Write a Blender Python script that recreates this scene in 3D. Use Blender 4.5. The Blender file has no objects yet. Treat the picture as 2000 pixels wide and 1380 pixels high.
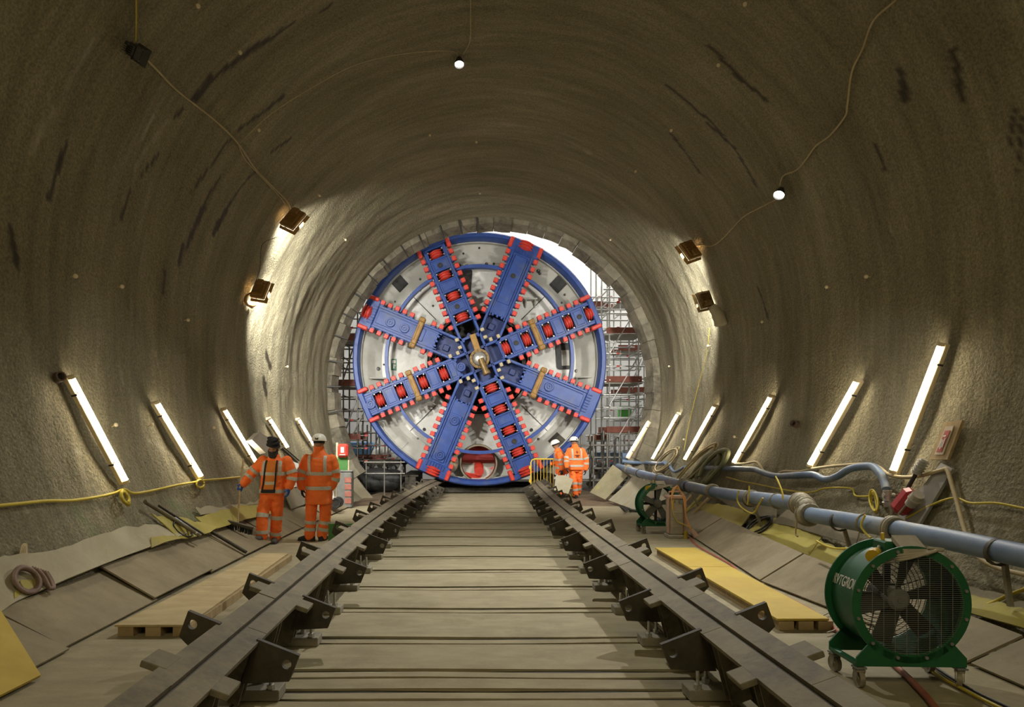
import bpy, math, random
import numpy as np
from mathutils import Matrix, Vector, noise as mnoise
random.seed(7)
S = bpy.context.scene
COL = S.collection
# ------------------------------------------------------------------ camera, world, lights, exposure
CAMZ, FPX, VX, VY = 1.65, 1333.0, 906.0, 860.0
cam_d = bpy.data.cameras.new('camera')
cam_d.sensor_width = 36.0
cam_d.lens = 36.0*FPX/2000.0
cam_d.shift_x = (1000-VX)/2000.0
cam_d.shift_y = (VY-690)/2000.0
cam_d.clip_start = 0.05
cam = bpy.data.objects.new('camera', cam_d); COL.objects.link(cam)
cam.location = (0, 0, CAMZ); cam.rotation_euler = (math.pi/2, 0, 0)
S.camera = cam
S.view_settings.view_transform = 'Standard'; S.view_settings.look = 'None'
S.view_settings.exposure = 0.14; S.view_settings.gamma = 1.0
S.view_settings.use_curve_mapping = False
W_ = bpy.data.worlds.new('world'); S.world = W_; W_.use_nodes = True
W_.node_tree.nodes['Background'].inputs[0].default_value = (0.9, 0.8, 0.6, 1)
W_.node_tree.nodes['Background'].inputs[1].default_value = 0.02
WARM = (1.0, 0.86, 0.52); COOL = (1.0, 0.98, 0.92)
def lamp(kind, loc, power, col, target=None, size=0.3, size_y=None, spread=None, name='lamp_or_fill_light'):
    l = bpy.data.lights.new(name, kind); l.energy = power; l.color = col
    if kind == 'AREA':
        l.size = size
        if size_y: l.shape = 'RECTANGLE'; l.size_y = size_y
        if spread: l.spread = spread
    else: l.shadow_soft_size = size
    o = bpy.data.objects.new(name, l); COL.objects.link(o); o.location = loc
    if target is not None:
        o.rotation_euler = (Vector(target)-Vector(loc)).to_track_quat('-Z', 'Y').to_euler()
    return o
# unseen warm fill lights added behind the camera to brighten the near tunnel
lamp('AREA', (0.4, -3.0, 7.4), 185, WARM, (0.4, 3.0, 0), 2.5, 2.5)
lamp('AREA', (-3.6, -2.0, 3.2), 20, WARM, (1.0, 3.0, 2.5), 1.4)
lamp('AREA', (4.4, -2.0, 3.2), 20, WARM, (0.0, 3.0, 2.5), 1.4)
# daylight coming down the shaft behind the machine
lamp('AREA', (2.0, 26.0, 13.4), 1700, (1.0, 0.98, 0.94), (2.0, 26.0, 0), 15, 7)
# ------------------------------------------------------------------ helpers
def P(px, py, d):
    return Vector(((px-VX)/FPX*d, d, CAMZ+(VY-py)/FPX*d))
def F(px, py, z=0.0):
    d = FPX*(CAMZ-z)/(py-VY); return P(px, py, d)
AXZ, R0, Y_END = 3.28, 4.8, 19.7
def delta(y): return 0.45*(max(y-6.0, 0)/13.7)**2
def axx(y): return 0.42+delta(y)
RT = [-90, -60, -50, -45, -40, -35, -25, -15, -4, 90]
RR = [4.6, 4.7, 4.85, 4.95, 5.06, 5.10, 5.03, 4.90, 4.8, 4.8]
def rho(t):
    t = t if t <= 90 else 180-t
    return float(np.interp(t, RT, RR))
GRID = None
def r_act(a, y):
    if GRID is None: return rho(a)
    ts, ys, r = GRID
    u = min(max((a-ts[0])/(ts[1]-ts[0]), 0), len(ts)-1.001)
    j = min(max(int(np.searchsorted(ys, y))-1, 0), len(ys)-2); v = min(max((y-ys[j])/(ys[j+1]-ys[j]), 0), 1)
    i = int(u); u -= i
    return (r[j, i]*(1-u)+r[j, i+1]*u)*(1-v)+(r[j+1, i]*(1-u)+r[j+1, i+1]*u)*v
def wall_f(p):
    dx, dz = p.x-axx(p.y), p.z-AXZ
    a = math.degrees(math.atan2(dz, dx))
    if a < -90: a += 360
    return math.hypot(dx, dz)-r_act(a, p.y)
def inward(p):
    return Vector((axx(p.y)-p.x, 0, AXZ-p.z)).normalized()
def W(px, py, off=0.03):
    lo, hi = 0.5, Y_END-0.08
    for _ in range(50):
        m = (lo+hi)/2
        if wall_f(P(px, py, m)) > -off: hi = m
        else: lo = m
    return P(px, py, lo)
def WY(x_side, z, y, off=0.03):
    """point of the lining at height z, distance y, side -1 / 1"""
    dz = z-AXZ
    r = R0
    for _ in range(6):
        t = math.degrees(math.asin(max(-1, min(1, dz/r)))); r = rho(t)
    p = Vector((axx(y)+x_side*math.sqrt(max(r*r-dz*dz, 0)), y, z))
    return p+inward(p)*off
class MB:
    def __init__(s): s.v = []; s.f = []; s.m = []; s.mi = 0
    def add(s, vs, fs, M=None):
        o = len(s.v)
        if M is not None: vs = [M @ Vector(v) for v in vs]
        s.v.extend([tuple(v) for v in vs])
        for f in fs: s.f.append(tuple(i+o for i in f)); s.m.append(s.mi)
        return s
    def box(s, c, z, M=None, b=0.0):
        x, y, h = z[0]/2, z[1]/2, z[2]/2
        if b <= 0:
            vs = [(c[0]+i*x, c[1]+j*y, c[2]+k*h) for k in (-1, 1) for j in (-1, 1) for i in (-1, 1)]
            return s.add(vs, [(0, 2, 3, 1), (4, 5, 7, 6), (0, 1, 5, 4), (2, 6, 7, 3), (0, 4, 6, 2), (1, 3, 7, 5)], M)
        vs, idx = [], {}
        for k in (-1, 1):
            for j in (-1, 1):
                for i in (-1, 1):
                    for a in range(3):
                        q = [i*(x-b), j*(y-b), k*(h-b)]
                        q[a] += (i, j, k)[a]*b
                        idx[(i, j, k, a)] = len(vs); vs.append((c[0]+q[0], c[1]+q[1], c[2]+q[2]))
        fs = []
        for a in range(3):
            u, w = (a+1) % 3, (a+2) % 3
            for sg in (-1, 1):
                q = []
                for (p1, p2) in ((-1, -1), (1, -1), (1, 1), (-1, 1)):
                    t = [0, 0, 0]; t[a] = sg; t[u] = p1; t[w] = p2
                    q.append(idx[(t[0], t[1], t[2], a)])
                fs.append(tuple(q if sg > 0 else q[::-1]))
            for p1 in (-1, 1):
                for p2 in (-1, 1):
                    lo = [0, 0, 0]; hi = [0, 0, 0]
                    lo[a] = -1; hi[a] = 1; lo[u] = hi[u] = p1; lo[w] = hi[w] = p2
                    q = [idx[(*lo, u)], idx[(*hi, u)], idx[(*hi, w)], idx[(*lo, w)]]
                    fs.append(tuple(q if p1*p2 < 0 else q[::-1]))
        for k in (-1, 1):
            for j in (-1, 1):
                for i in (-1, 1):
                    q = [idx[(i, j, k, a)] for a in range(3)]
                    fs.append(tuple(q if i*j*k > 0 else q[::-1]))
        return s.add(vs, fs, M)
    def beam(s, p0, p1, w, h, up=(0, 0, 1), b=0.0):
        p0, p1 = Vector(p0), Vector(p1); L = (p1-p0).length
        y = (p1-p0).normalized(); up = Vector(up)
        x = y.cross(up)
        if x.length < 1e-4: x = y.cross(Vector((1, 0, 0)))
        x.normalize(); z = x.cross(y)
        M = Matrix.Translation((p0+p1)/2) @ Matrix((x, y, z)).transposed().to_4x4()
        return s.box((0, 0, 0), (w, L, h), M, b)
    def tube(s, pts, r, n=8, caps=True, closed=False, sq=None):
        pts = [Vector(p) for p in pts]; k = len(pts)
        rr = r if isinstance(r, (list, tuple)) else [r]*k
        vs, fs = [], []
        nrm = None
        for i, p in enumerate(pts):
            if closed: t = pts[(i+1) % k]-pts[i-1]
            else: t = pts[min(i+1, k-1)]-pts[max(i-1, 0)]
            t = t.normalized() if t.length > 1e-9 else Vector((0, 0, 1))
            if nrm is None:
                a = Vector((0, 0, 1)) if abs(t.z) < 0.9 else Vector((1, 0, 0))
                nrm = (a-t*a.dot(t)).normalized()
            else:
                nrm = nrm-t*nrm.dot(t)
                nrm = nrm.normalized() if nrm.length > 1e-6 else t.orthogonal().normalized()
            bn = t.cross(nrm)
            for j in range(n):
                a = 2*math.pi*j/n
                ru, rv = (rr[i] if sq is None else rr[i]*sq[0]), (rr[i] if sq is None else rr[i]*sq[1])
                vs.append(p+nrm*math.cos(a)*ru+bn*math.sin(a)*rv)
        m = k if closed else k-1
        for i in range(m):
            for j in range(n):
                a, b2 = i*n+j, i*n+(j+1) % n
                c, d = ((i+1) % k)*n+(j+1) % n, ((i+1) % k)*n+j
                fs.append((a, b2, c, d))
        if caps and not closed:
            fs.append(tuple(range(n-1, -1, -1))); fs.append(tuple((k-1)*n+j for j in range(n)))
        return s.add(vs, fs)
    def cyl(s, p0, p1, r, r1=None, n=12, caps=True):
        return s.tube([p0, p1], [r, r if r1 is None else r1], n, caps)
    def lathe(s, prof, n=32, M=None, a0=0.0, a1=360.0, close=False):
        full = abs(a1-a0) >= 359.9; cnt = n if full else n+1; k = len(prof)
        vs = []
        for i in range(cnt):
            a = math.radians(a0+(a1-a0)*i/n)
            for (r, h) in prof: vs.append((r*math.cos(a), r*math.sin(a), h))
        fs = []
        for i in range(n):
            i2 = (i+1) % cnt
            for j in range(k if close else k-1):
                j2 = (j+1) % k
                fs.append((i*k+j, i2*k+j, i2*k+j2, i*k+j2))
        if not full and close:
            fs.append(tuple(range(k-1, -1, -1))); fs.append(tuple(n*k+j for j in range(k)))
        return s.add(vs, fs, M)
    def prism(s, poly, h, M=None):
        n = len(poly)
        vs = [(x, y, 0) for x, y in poly]+[(x, y, h) for x, y in poly]
        fs = [tuple(range(n-1, -1, -1)), tuple(range(n, 2*n))]+[(i, (i+1) % n, n+(i+1) % n, n+i) for i in range(n)]
        return s.add(vs, fs, M)
    def holed(s, poly, hc, hr, h, M=None, n=16):
        """convex plate with a round hole, thickness h"""
        angs = sorted(set([round(2*math.pi*i/n, 5) for i in range(n)]+[round(math.atan2(y-hc[1], x-hc[0]) % (2*math.pi), 5) for x, y in poly]))
        out = []
        for a in angs:
            dx, dy = math.cos(a), math.sin(a); best = 1e9
            for i in range(len(poly)):
                (x0, y0), (x1, y1) = poly[i], poly[(i+1) % len(poly)]
                ex, ey = x1-x0, y1-y0; den = dx*ey-dy*ex
                if abs(den) < 1e-9: continue
                t = ((x0-hc[0])*ey-(y0-hc[1])*ex)/den; u = ((x0-hc[0])*dy-(y0-hc[1])*dx)/den
                if t > 0 and -1e-4 <= u <= 1.0001: best = min(best, t)
            out.append((hc[0]+dx*best, hc[1]+dy*best))
        k = len(angs)
        inn = [(hc[0]+math.cos(a)*hr, hc[1]+math.sin(a)*hr) for a in angs]
        vs = [(x, y, 0) for x, y in out]+[(x, y, 0) for x, y in inn]+[(x, y, h) for x, y in out]+[(x, y, h) for x, y in inn]
        fs = []
        for i in range(k):
            j = (i+1) % k
            fs += [(j, i, k+i, k+j), (2*k+i, 2*k+j, 3*k+j, 3*k+i), (i, j, 2*k+j, 2*k+i), (k+j, k+i, 3*k+i, 3*k+j)]
        return s.add(vs, fs, M)
    def ball(s, c, r, nu=12, nv=8, M=None):
        rx, ry, rz = (r, r, r) if not isinstance(r, (tuple, list)) else r
        vs = [(c[0], c[1], c[2]-rz)]
        for i in range(1, nv):
            a = math.pi*i/nv-math.pi/2
            for j in range(nu):
                b = 2*math.pi*j/nu
                vs.append((c[0]+rx*math.cos(a)*math.cos(b), c[1]+ry*math.cos(a)*math.sin(b), c[2]+rz*math.sin(a)))
        vs.append((c[0], c[1], c[2]+rz)); fs = []
        for j in range(nu):
            fs.append((0, 1+(j+1) % nu, 1+j))
            fs.append((len(vs)-1, 1+(nv-2)*nu+j, 1+(nv-2)*nu+(j+1) % nu))
            for i in range(nv-2):
                fs.append((1+i*nu+j, 1+i*nu+(j+1) % nu, 1+(i+1)*nu+(j+1) % nu, 1+(i+1)*nu+j))
        return s.add(vs, fs, M)
    def grid(s, fn, nu, nv, thick=None):
        """surface fn(u,v)->Vector, u,v in 0..1; with thick a closed sheet offset along z/normal"""
        top = [[Vector(fn(i/nu, j/nv)) for j in range(nv+1)] for i in range(nu+1)]
        vs = [p for row in top for p in row]; w = nv+1
        fs = [(i*w+j, (i+1)*w+j, (i+1)*w+j+1, i*w+j+1) for i in range(nu) for j in range(nv)]
        if thick:
            o = len(vs)
            for i in range(nu+1):
                for j in range(nv+1):
                    du = top[min(i+1, nu)][j]-top[max(i-1, 0)][j]; dv = top[i][min(j+1, nv)]-top[i][max(j-1, 0)]
                    nn = du.cross(dv)
                    vs.append(top[i][j]-(nn.normalized() if nn.length > 1e-9 else Vector((0, 0, 1)))*thick)
            fs += [tuple(o+q for q in f[::-1]) for f in fs]
            rim = [(i, 0) for i in range(nu)]+[(nu, j) for j in range(nv)]+[(i, nv) for i in range(nu, 0, -1)]+[(0, j) for j in range(nv, 0, -1)]
            for a in range(len(rim)):
                p, q = rim[a], rim[(a+1) % len(rim)]
                i1, i2 = p[0]*w+p[1], q[0]*w+q[1]
                fs.append((i2, i1, o+i1, o+i2))
        return s.add(vs, fs)
    def mesh(s, name, mats, smooth=35):
        me = bpy.data.meshes.new(name)
        me.from_pydata(s.v, [], s.f)
        mats = mats if isinstance(mats, (list, tuple)) else [mats]
        for m in mats: me.materials.append(m)
        if len(mats) > 1: me.polygons.foreach_set('material_index', s.m)
        if smooth:
            me.polygons.foreach_set('use_smooth', [True]*len(me.polygons))
            me.set_sharp_from_angle(angle=math.radians(smooth))
        me.update()
        return me
def link(name, me, parent=None, loc=None, M=None):
    o = bpy.data.objects.new(name, me); COL.objects.link(o)
    if parent is not None: o.parent = parent
    if M is not None: o.matrix_basis = M
    elif loc is not None: o.location = loc
    return o
def world_off(parent):
    """location that lets a child of (possibly nested) unrotated parents use world coordinates"""
    v = Vector((0, 0, 0)); p = parent
    while p is not None: v -= Vector(p.location); p = p.parent
    return v
def obj(name, mb, mats, parent=None, smooth=35, world=False, M=None, label=None):
    o = link(name, mb.mesh(name, mats, smooth), parent, M=M)
    if world and parent is not None: o.location = world_off(parent)
    if label: o['label'] = label
    return o
def tag(o, label, cat, group=None, kind=None):
    if label: o['label'] = label
    if cat: o['category'] = cat
    if group: o['group'] = group
    if kind: o['kind'] = kind
    return o
def thing(name, label, cat, loc=(0, 0, 0), rotz=0.0, group=None):
    o = bpy.data.objects.new(name, None); COL.objects.link(o)
    o.empty_display_size = 0.1
    o.location = loc; o.rotation_euler = (0, 0, rotz)
    return tag(o, label, cat, group)
def struct(name, mb, mats, parent=None, smooth=35):
    o = obj(name, mb, mats, parent, smooth)
    if parent is None: o['kind'] = 'structure'
    return o
def dup(root, loc=None, rotz=None, label=None):
    r = root.copy(); COL.objects.link(r)
    if loc is not None: r.location = loc
    if rotz is not None: r.rotation_euler = (0, 0, rotz)
    if label: r['label'] = label
    for ch in list(root.children):
        c = ch.copy(); COL.objects.link(c); c.parent = r
        for g in list(ch.children):
            d = g.copy(); COL.objects.link(d); d.parent = c
    return r
def spline(pts, k=6):
    pts = [Vector(p) for p in pts]
    if len(pts) < 3: return pts
    out = []
    for i in range(len(pts)-1):
        p0, p1, p2, p3 = pts[max(i-1, 0)], pts[i], pts[i+1], pts[min(i+2, len(pts)-1)]
        for j in range(k):
            t = j/k
            out.append(0.5*((2*p1)+(p2-p0)*t+(2*p0-5*p1+4*p2-p3)*t*t+(3*p1-p0-3*p2+p3)*t**3))
    out.append(pts[-1]); return out
def RX(a): return Matrix.Rotation(math.radians(a), 4, 'X')
def RY(a): return Matrix.Rotation(math.radians(a), 4, 'Y')
def RZ(a): return Matrix.Rotation(math.radians(a), 4, 'Z')
def T(*a): return Matrix.Translation(a if len(a) > 1 else a[0])
def frame(o, x, y, z):
    return T(Vector(o)) @ Matrix((Vector(x), Vector(y), Vector(z))).transposed().to_4x4()
# ------------------------------------------------------------------ materials
MATS = {}
def mat(name, c1, c2=None, scale=6.0, rough=0.75, metal=0.0, bump=0.0, bscale=60.0, emit=0.0, ecol=None, stretch=(1, 1, 1), detail=5, spec=None, lo=0.35, hi=0.65, dirt=None):
    if name in MATS: return MATS[name]
    m = bpy.data.materials.new(name); m.use_nodes = True; nt = m.node_tree; N = nt.nodes; L = nt.links
    b = N['Principled BSDF']; b.inputs['Roughness'].default_value = rough; b.inputs['Metallic'].default_value = metal
    if spec is not None: b.inputs['Specular IOR Level'].default_value = spec
    b.inputs['Base Color'].default_value = (*c1, 1)
    if c2 is not None or bump or dirt:
        tc = N.new('ShaderNodeTexCoord'); mp = N.new('ShaderNodeMapping'); mp.inputs['Scale'].default_value = stretch
        L.new(tc.outputs['Object'], mp.inputs['Vector'])
    if c2 is not None:
        n = N.new('ShaderNodeTexNoise'); n.inputs['Scale'].default_value = scale; n.inputs['Detail'].default_value = detail
        n.inputs['Roughness'].default_value = 0.65
        L.new(mp.outputs[0], n.inputs['Vector'])
        r = N.new('ShaderNodeValToRGB'); r.color_ramp.elements[0].position = lo; r.color_ramp.elements[1].position = hi
        r.color_ramp.elements[0].color = (*c1, 1); r.color_ramp.elements[1].color = (*c2, 1)
        L.new(n.outputs[0], r.inputs[0]); col = r.outputs[0]
        if dirt is not None:
            n2 = N.new('ShaderNodeTexNoise'); n2.inputs['Scale'].default_value = scale*0.45; n2.inputs['Detail'].default_value = 7
            n2.inputs['Roughness'].default_value = 0.75
            L.new(tc.outputs['Object'], n2.inputs['Vector'])
            r2 = N.new('ShaderNodeValToRGB'); r2.color_ramp.elements[0].position = 0.52; r2.color_ramp.elements[1].position = 0.66
            L.new(n2.outputs[0], r2.inputs[0])
            mx = N.new('ShaderNodeMix'); mx.data_type = 'RGBA'
            L.new(r2.outputs[0], mx.inputs[0]); L.new(col, mx.inputs[6]); mx.inputs[7].default_value = (*dirt, 1); col = mx.outputs[2]
        L.new(col, b.inputs['Base Color'])
    if bump:
        n = N.new('ShaderNodeTexNoise'); n.inputs['Scale'].default_value = bscale; n.inputs['Detail'].default_value = 4
        L.new(mp.outputs[0], n.inputs['Vector'])
        bp = N.new('ShaderNodeBump'); bp.inputs['Strength'].default_value = bump; bp.inputs['Distance'].default_value = 0.01
        L.new(n.outputs[0], bp.inputs['Height']); L.new(bp.outputs[0], b.inputs['Normal'])
    if emit:
        b.inputs['Emission Color'].default_value = (*(ecol or c1), 1); b.inputs['Emission Strength'].default_value = emit
    MATS[name] = m
    return m
BLUE = mat('blue_paint', (0.013, 0.043, 0.200), (0.024, 0.066, 0.275), 4, 0.45, bump=0.15, dirt=(0.050, 0.076, 0.19))
BLUE_SHADE = mat('shaded_blue_paint', (0.010, 0.022, 0.10), (0.015, 0.035, 0.15), 4, 0.5)  # darker copy of the blue: shade of the open spoke centres put into colour
RED = mat('red_paint', (0.50, 0.035, 0.020), (0.60, 0.055, 0.035), 9, 0.5)
REDD = mat('deep_red_paint', (0.26, 0.018, 0.014), (0.34, 0.025, 0.018), 6, 0.55)
WHITEP = mat('white_bulkhead_paint', (0.62, 0.61, 0.55), (0.72, 0.71, 0.66), 1.6, 0.6, dirt=(0.50, 0.48, 0.42))
GREYP = mat('grey_paint_and_cone_shade', (0.36, 0.35, 0.30), (0.46, 0.45, 0.40), 1.6, 0.7)
BLACK = mat('black_steel', (0.012, 0.012, 0.012), (0.03, 0.028, 0.024), 5, 0.6)
DARKM = mat('grimy_machinery', (0.02, 0.018, 0.013), (0.07, 0.06, 0.04), 7, 0.7, bump=0.6, bscale=20)
OCHRE = mat('ochre_grease_paint', (0.22, 0.11, 0.02), (0.34, 0.19, 0.04), 6, 0.55)
BRASS = mat('weathered_brass', (0.14, 0.085, 0.028), (0.27, 0.18, 0.07), 14, 0.45, 0.4)
SILVER = mat('bare_steel', (0.42, 0.41, 0.38), (0.62, 0.61, 0.58), 20, 0.4, 0.7)
RAIL = mat('rolled_steel_plate', (0.150, 0.124, 0.074), (0.220, 0.186, 0.114), 3.0, 0.72, 0.0, bump=0.2, bscale=35, dirt=(0.10, 0.085, 0.060))
RAILD = mat('dark_steel_plate', (0.035, 0.029, 0.018), (0.070, 0.056, 0.034), 5, 0.65, 0.0, bump=0.2, bscale=40, dirt=(0.050, 0.035, 0.018))
CONC = mat('dusty_concrete', (0.262, 0.225, 0.136), (0.345, 0.300, 0.188), 2.2, 0.9, bump=0.25, bscale=40, stretch=(1, 2.5, 1), dirt=(0.235, 0.195, 0.115))
PAD = mat('concrete_pad', (0.22, 0.20, 0.15), (0.30, 0.27, 0.20), 6, 0.9, bump=0.3)
GAP = mat('oily_joint', (0.012, 0.009, 0.005), (0.035, 0.026, 0.014), 4, 0.8)
PLY = mat('scuffed_shuttering_ply', (0.200, 0.165, 0.098), (0.290, 0.240, 0.148), 1.6, 0.85, bump=0.15, stretch=(1, 1.4, 1), dirt=(0.180, 0.142, 0.080))
PLYN = mat('raw_plywood', (0.37, 0.28, 0.135), (0.47, 0.375, 0.20), 1.8, 0.8, bump=0.15, stretch=(1, 3, 1), dirt=(0.34, 0.255, 0.12))
YPLY = mat('yellow_faced_ply', (0.44, 0.30, 0.035), (0.51, 0.37, 0.060), 1.6, 0.75, bump=0.1, dirt=(0.42, 0.30, 0.06))
YFLEECE = mat('yellow_membrane', (0.34, 0.29, 0.055), (0.42, 0.36, 0.10), 2.0, 0.9, bump=0.2, bscale=20, dirt=(0.36, 0.31, 0.14))
GFLEECE = mat('pale_geotextile', (0.35, 0.315, 0.215), (0.44, 0.40, 0.29), 1.6, 0.95, bump=0.3, bscale=25, dirt=(0.36, 0.315, 0.20))
GFABR = mat('grey_dusty_sheet', (0.17, 0.145, 0.095), (0.24, 0.205, 0.140), 2.0, 0.95, bump=0.3, bscale=20)
TIMBER = mat('timber', (0.30, 0.21, 0.10), (0.42, 0.31, 0.16), 4, 0.8, stretch=(1, 6, 1))
GREEN = mat('green_paint', (0.006, 0.085, 0.028), (0.010, 0.115, 0.040), 4, 0.5)
GREENB = mat('bright_green_board', (0.05, 0.16, 0.03), (0.07, 0.21, 0.05), 3, 0.7)
PIPEB = mat('blue_plastic_pipe', (0.110, 0.165, 0.265), (0.165, 0.225, 0.32), 2.5, 0.5, bump=0.1, dirt=(0.24, 0.245, 0.225))
COUP = mat('galvanised_coupling', (0.20, 0.18, 0.13), (0.33, 0.30, 0.22), 12, 0.6, 0.3, bump=0.3)
YCAB = mat('yellow_cable', (0.52, 0.40, 0.02), (0.60, 0.48, 0.06), 5, 0.6)
BCAB = mat('beige_hose', (0.38, 0.30, 0.16), (0.48, 0.39, 0.22), 4, 0.7)
GHOSE = mat('olive_hose', (0.16, 0.17, 0.085), (0.24, 0.24, 0.13), 4, 0.7)
KCAB = mat('black_cable', (0.02, 0.018, 0.016), (0.05, 0.045, 0.04), 5, 0.6)
RCAB = mat('red_brown_hose', (0.30, 0.085, 0.045), (0.38, 0.13, 0.07), 5, 0.65)
MAUVE = mat('faded_maroon_hose', (0.17, 0.11, 0.085), (0.26, 0.18, 0.14), 5, 0.7)
RUBBER = mat('black_rubber', (0.02, 0.02, 0.02), (0.05, 0.045, 0.04), 8, 0.8)
CREAM = mat('cream_plastic', (0.62, 0.52, 0.33), None, rough=0.5)
LAMPB = mat('bronze_lamp_housing', (0.30, 0.16, 0.045), (0.38, 0.22, 0.08), 12, 0.45, 0.3)
GALV = mat('galvanised_tube', (0.46, 0.46, 0.44), (0.60, 0.60, 0.58), 9, 0.4, 0.5)
TOE = mat('red_brown_board', (0.20, 0.06, 0.04), (0.28, 0.10, 0.07), 5, 0.8)
DECK = mat('scaffold_deck', (0.30, 0.28, 0.23), (0.42, 0.40, 0.34), 4, 0.8, stretch=(1, 5, 1))
ORANGE = mat('orange_hi_vis', (0.94, 0.165, 0.022), (1.0, 0.21, 0.035), 7, 0.75)
ORANGED = mat('soiled_orange_hi_vis', (0.90, 0.16, 0.022), (0.98, 0.19, 0.03), 6, 0.8, dirt=(0.50, 0.13, 0.03))
REFL = mat('reflective_tape', (0.42, 0.40, 0.34), (0.54, 0.52, 0.45), 30, 0.45)
SKIN = mat('skin', (0.30, 0.15, 0.08), (0.36, 0.19, 0.11), 20, 0.6)
DBEARD = mat('dark_beard', (0.018, 0.014, 0.012), (0.05, 0.045, 0.042), 30, 0.9)
TURB = mat('black_cloth', (0.010, 0.010, 0.012), (0.022, 0.020, 0.022), 20, 0.85)
HELM = mat('white_helmet', (0.84, 0.82, 0.74), None, rough=0.35)
GLOVEB = mat('blue_glove', (0.02, 0.085, 0.36), (0.03, 0.11, 0.44), 20, 0.7)
GLOVEK = mat('black_glove', (0.012, 0.012, 0.013), (0.03, 0.03, 0.03), 20, 0.8)
BOOTM = mat('dusty_boot', (0.035, 0.032, 0.028), (0.10, 0.09, 0.07), 12, 0.8)
WHITEB = mat('white_board', (0.62, 0.61, 0.56), (0.72, 0.71, 0.66), 3, 0.6)
SHEET = mat('white_sheeting', (0.78, 0.78, 0.76), (0.86, 0.86, 0.84), 0.5, 0.6, bump=0.8, bscale=1.2)
TUBEE = mat('lit_tube', (1, 0.93, 0.78), emit=31.0, ecol=(1.0, 0.88, 0.66))
FLOODE = mat('lit_flood_glass', (1, 1, 0.95), emit=12.0, ecol=(1.0, 0.97, 0.88))
GREYBIN = mat('grey_drum', (0.15, 0.155, 0.14), (0.21, 0.21, 0.19), 6, 0.7)
MUD = mat('brown_mud', (0.105, 0.070, 0.038), (0.17, 0.12, 0.07), 5, 0.85, bump=0.8, bscale=9)
PINK = mat('pale_pink_plastic', (0.46, 0.27, 0.19), (0.55, 0.36, 0.27), 5, 0.6)
GREYPL = mat('grey_dusty_plastic', (0.34, 0.30, 0.24), (0.44, 0.39, 0.31), 7, 0.75)
YEL = mat('yellow_paint', (0.66, 0.44, 0.03), (0.72, 0.50, 0.05), 6, 0.5)
CLEAR = mat('clear_wallet', (0.60, 0.52, 0.42), None, rough=0.2)
# ------------------------------------------------------------------ tunnel lining
def vnoise(u, v, seed):
    g = np.random.RandomState(seed).rand(256, 256)
    i = np.floor(u).astype(int); j = np.floor(v).astype(int)
    a = u-i; b = v-j; a = a*a*(3-2*a); b = b*b*(3-2*b)
    i0, i1, j0, j1 = i % 256, (i+1) % 256, j % 256, (j+1) % 256
    return (g[i0, j0]*(1-a)+g[i1, j0]*a)*(1-b)+(g[i0, j1]*(1-a)+g[i1, j1]*a)*b-0.5
def lining_material():
    m = bpy.data.materials.new('sprayed_concrete'); m.use_nodes = True; nt = m.node_tree; N, L = nt.nodes, nt.links
    b = N['Principled BSDF']; b.inputs['Specular IOR Level'].default_value = 0.25
    tc = N.new('ShaderNodeTexCoord')
    def nz(scale, detail=6, rough=0.6, st=None):
        n = N.new('ShaderNodeTexNoise'); n.inputs['Scale'].default_value = scale; n.inputs['Detail'].default_value = detail; n.inputs['Roughness'].default_value = rough
        if st:
            mp = N.new('ShaderNodeMapping'); mp.inputs['Scale'].default_value = st
            L.new(tc.outputs['Object'], mp.inputs[0]); L.new(mp.outputs[0], n.inputs['Vector'])
        else: L.new(tc.outputs['Object'], n.inputs['Vector'])
        return n.outputs[0]
    def ramp(i, c1, c2, lo, hi):
        r = N.new('ShaderNodeValToRGB'); r.color_ramp.elements[0].position = lo; r.color_ramp.elements[1].position = hi
        r.color_ramp.elements[0].color = (*c1, 1); r.color_ramp.elements[1].color = (*c2, 1); L.new(i, r.inputs[0]); return r.outputs[0]
    def mix(fac, c1, c2, mode='MIX', k=1.0):
        x = N.new('ShaderNodeMix'); x.data_type = 'RGBA'; x.blend_type = mode
        if fac is None: x.inputs[0].default_value = k
        else: L.new(fac, x.inputs[0])
        L.new(c1, x.inputs[6])
        if isinstance(c2, tuple): x.inputs[7].default_value = (*c2, 1)
        else: L.new(c2, x.inputs[7])
        return x.outputs[2]
    c = ramp(nz(0.9, 7, 0.62, (0.55, 2.0, 0.55)), (0.185, 0.163, 0.100), (0.275, 0.246, 0.160), 0.32, 0.68)
    c = mix(None, c, ramp(nz(38, 3, 0.6), (0.70, 0.70, 0.70), (1.18, 1.18, 1.18), 0.35, 0.65), 'MULTIPLY')
    c = mix(None, c, ramp(nz(2.2, 4, 0.6, (0.35, 3.5, 0.35)), (0.86, 0.86, 0.86), (1.1, 1.1, 1.1), 0.35, 0.65), 'MULTIPLY')
    def attr(nm):
        a = N.new('ShaderNodeAttribute'); a.attribute_name = nm; return a.outputs['Fac']
    c = mix(attr('pale'), c, (0.46, 0.42, 0.33))
    c = mix(attr('green'), c, (0.13, 0.19, 0.085))
    c = mix(attr('stain'), c, (0.034, 0.027, 0.017))
    L.new(c, b.inputs['Base Color'])
    rr = N.new('ShaderNodeMapRange'); L.new(attr('stain'), rr.inputs[0]); rr.inputs[3].default_value = 0.88; rr.inputs[4].default_value = 0.5
    L.new(rr.outputs[0], b.inputs['Roughness'])
    bp = N.new('ShaderNodeBump'); bp.inputs['Strength'].default_value = 1.0; bp.inputs['Distance'].default_value = 0.022
    L.new(nz(26, 4, 0.55), bp.inputs['Height']); L.new(bp.outputs[0], b.inputs['Normal'])
    return m
LINING = lining_material()
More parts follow.
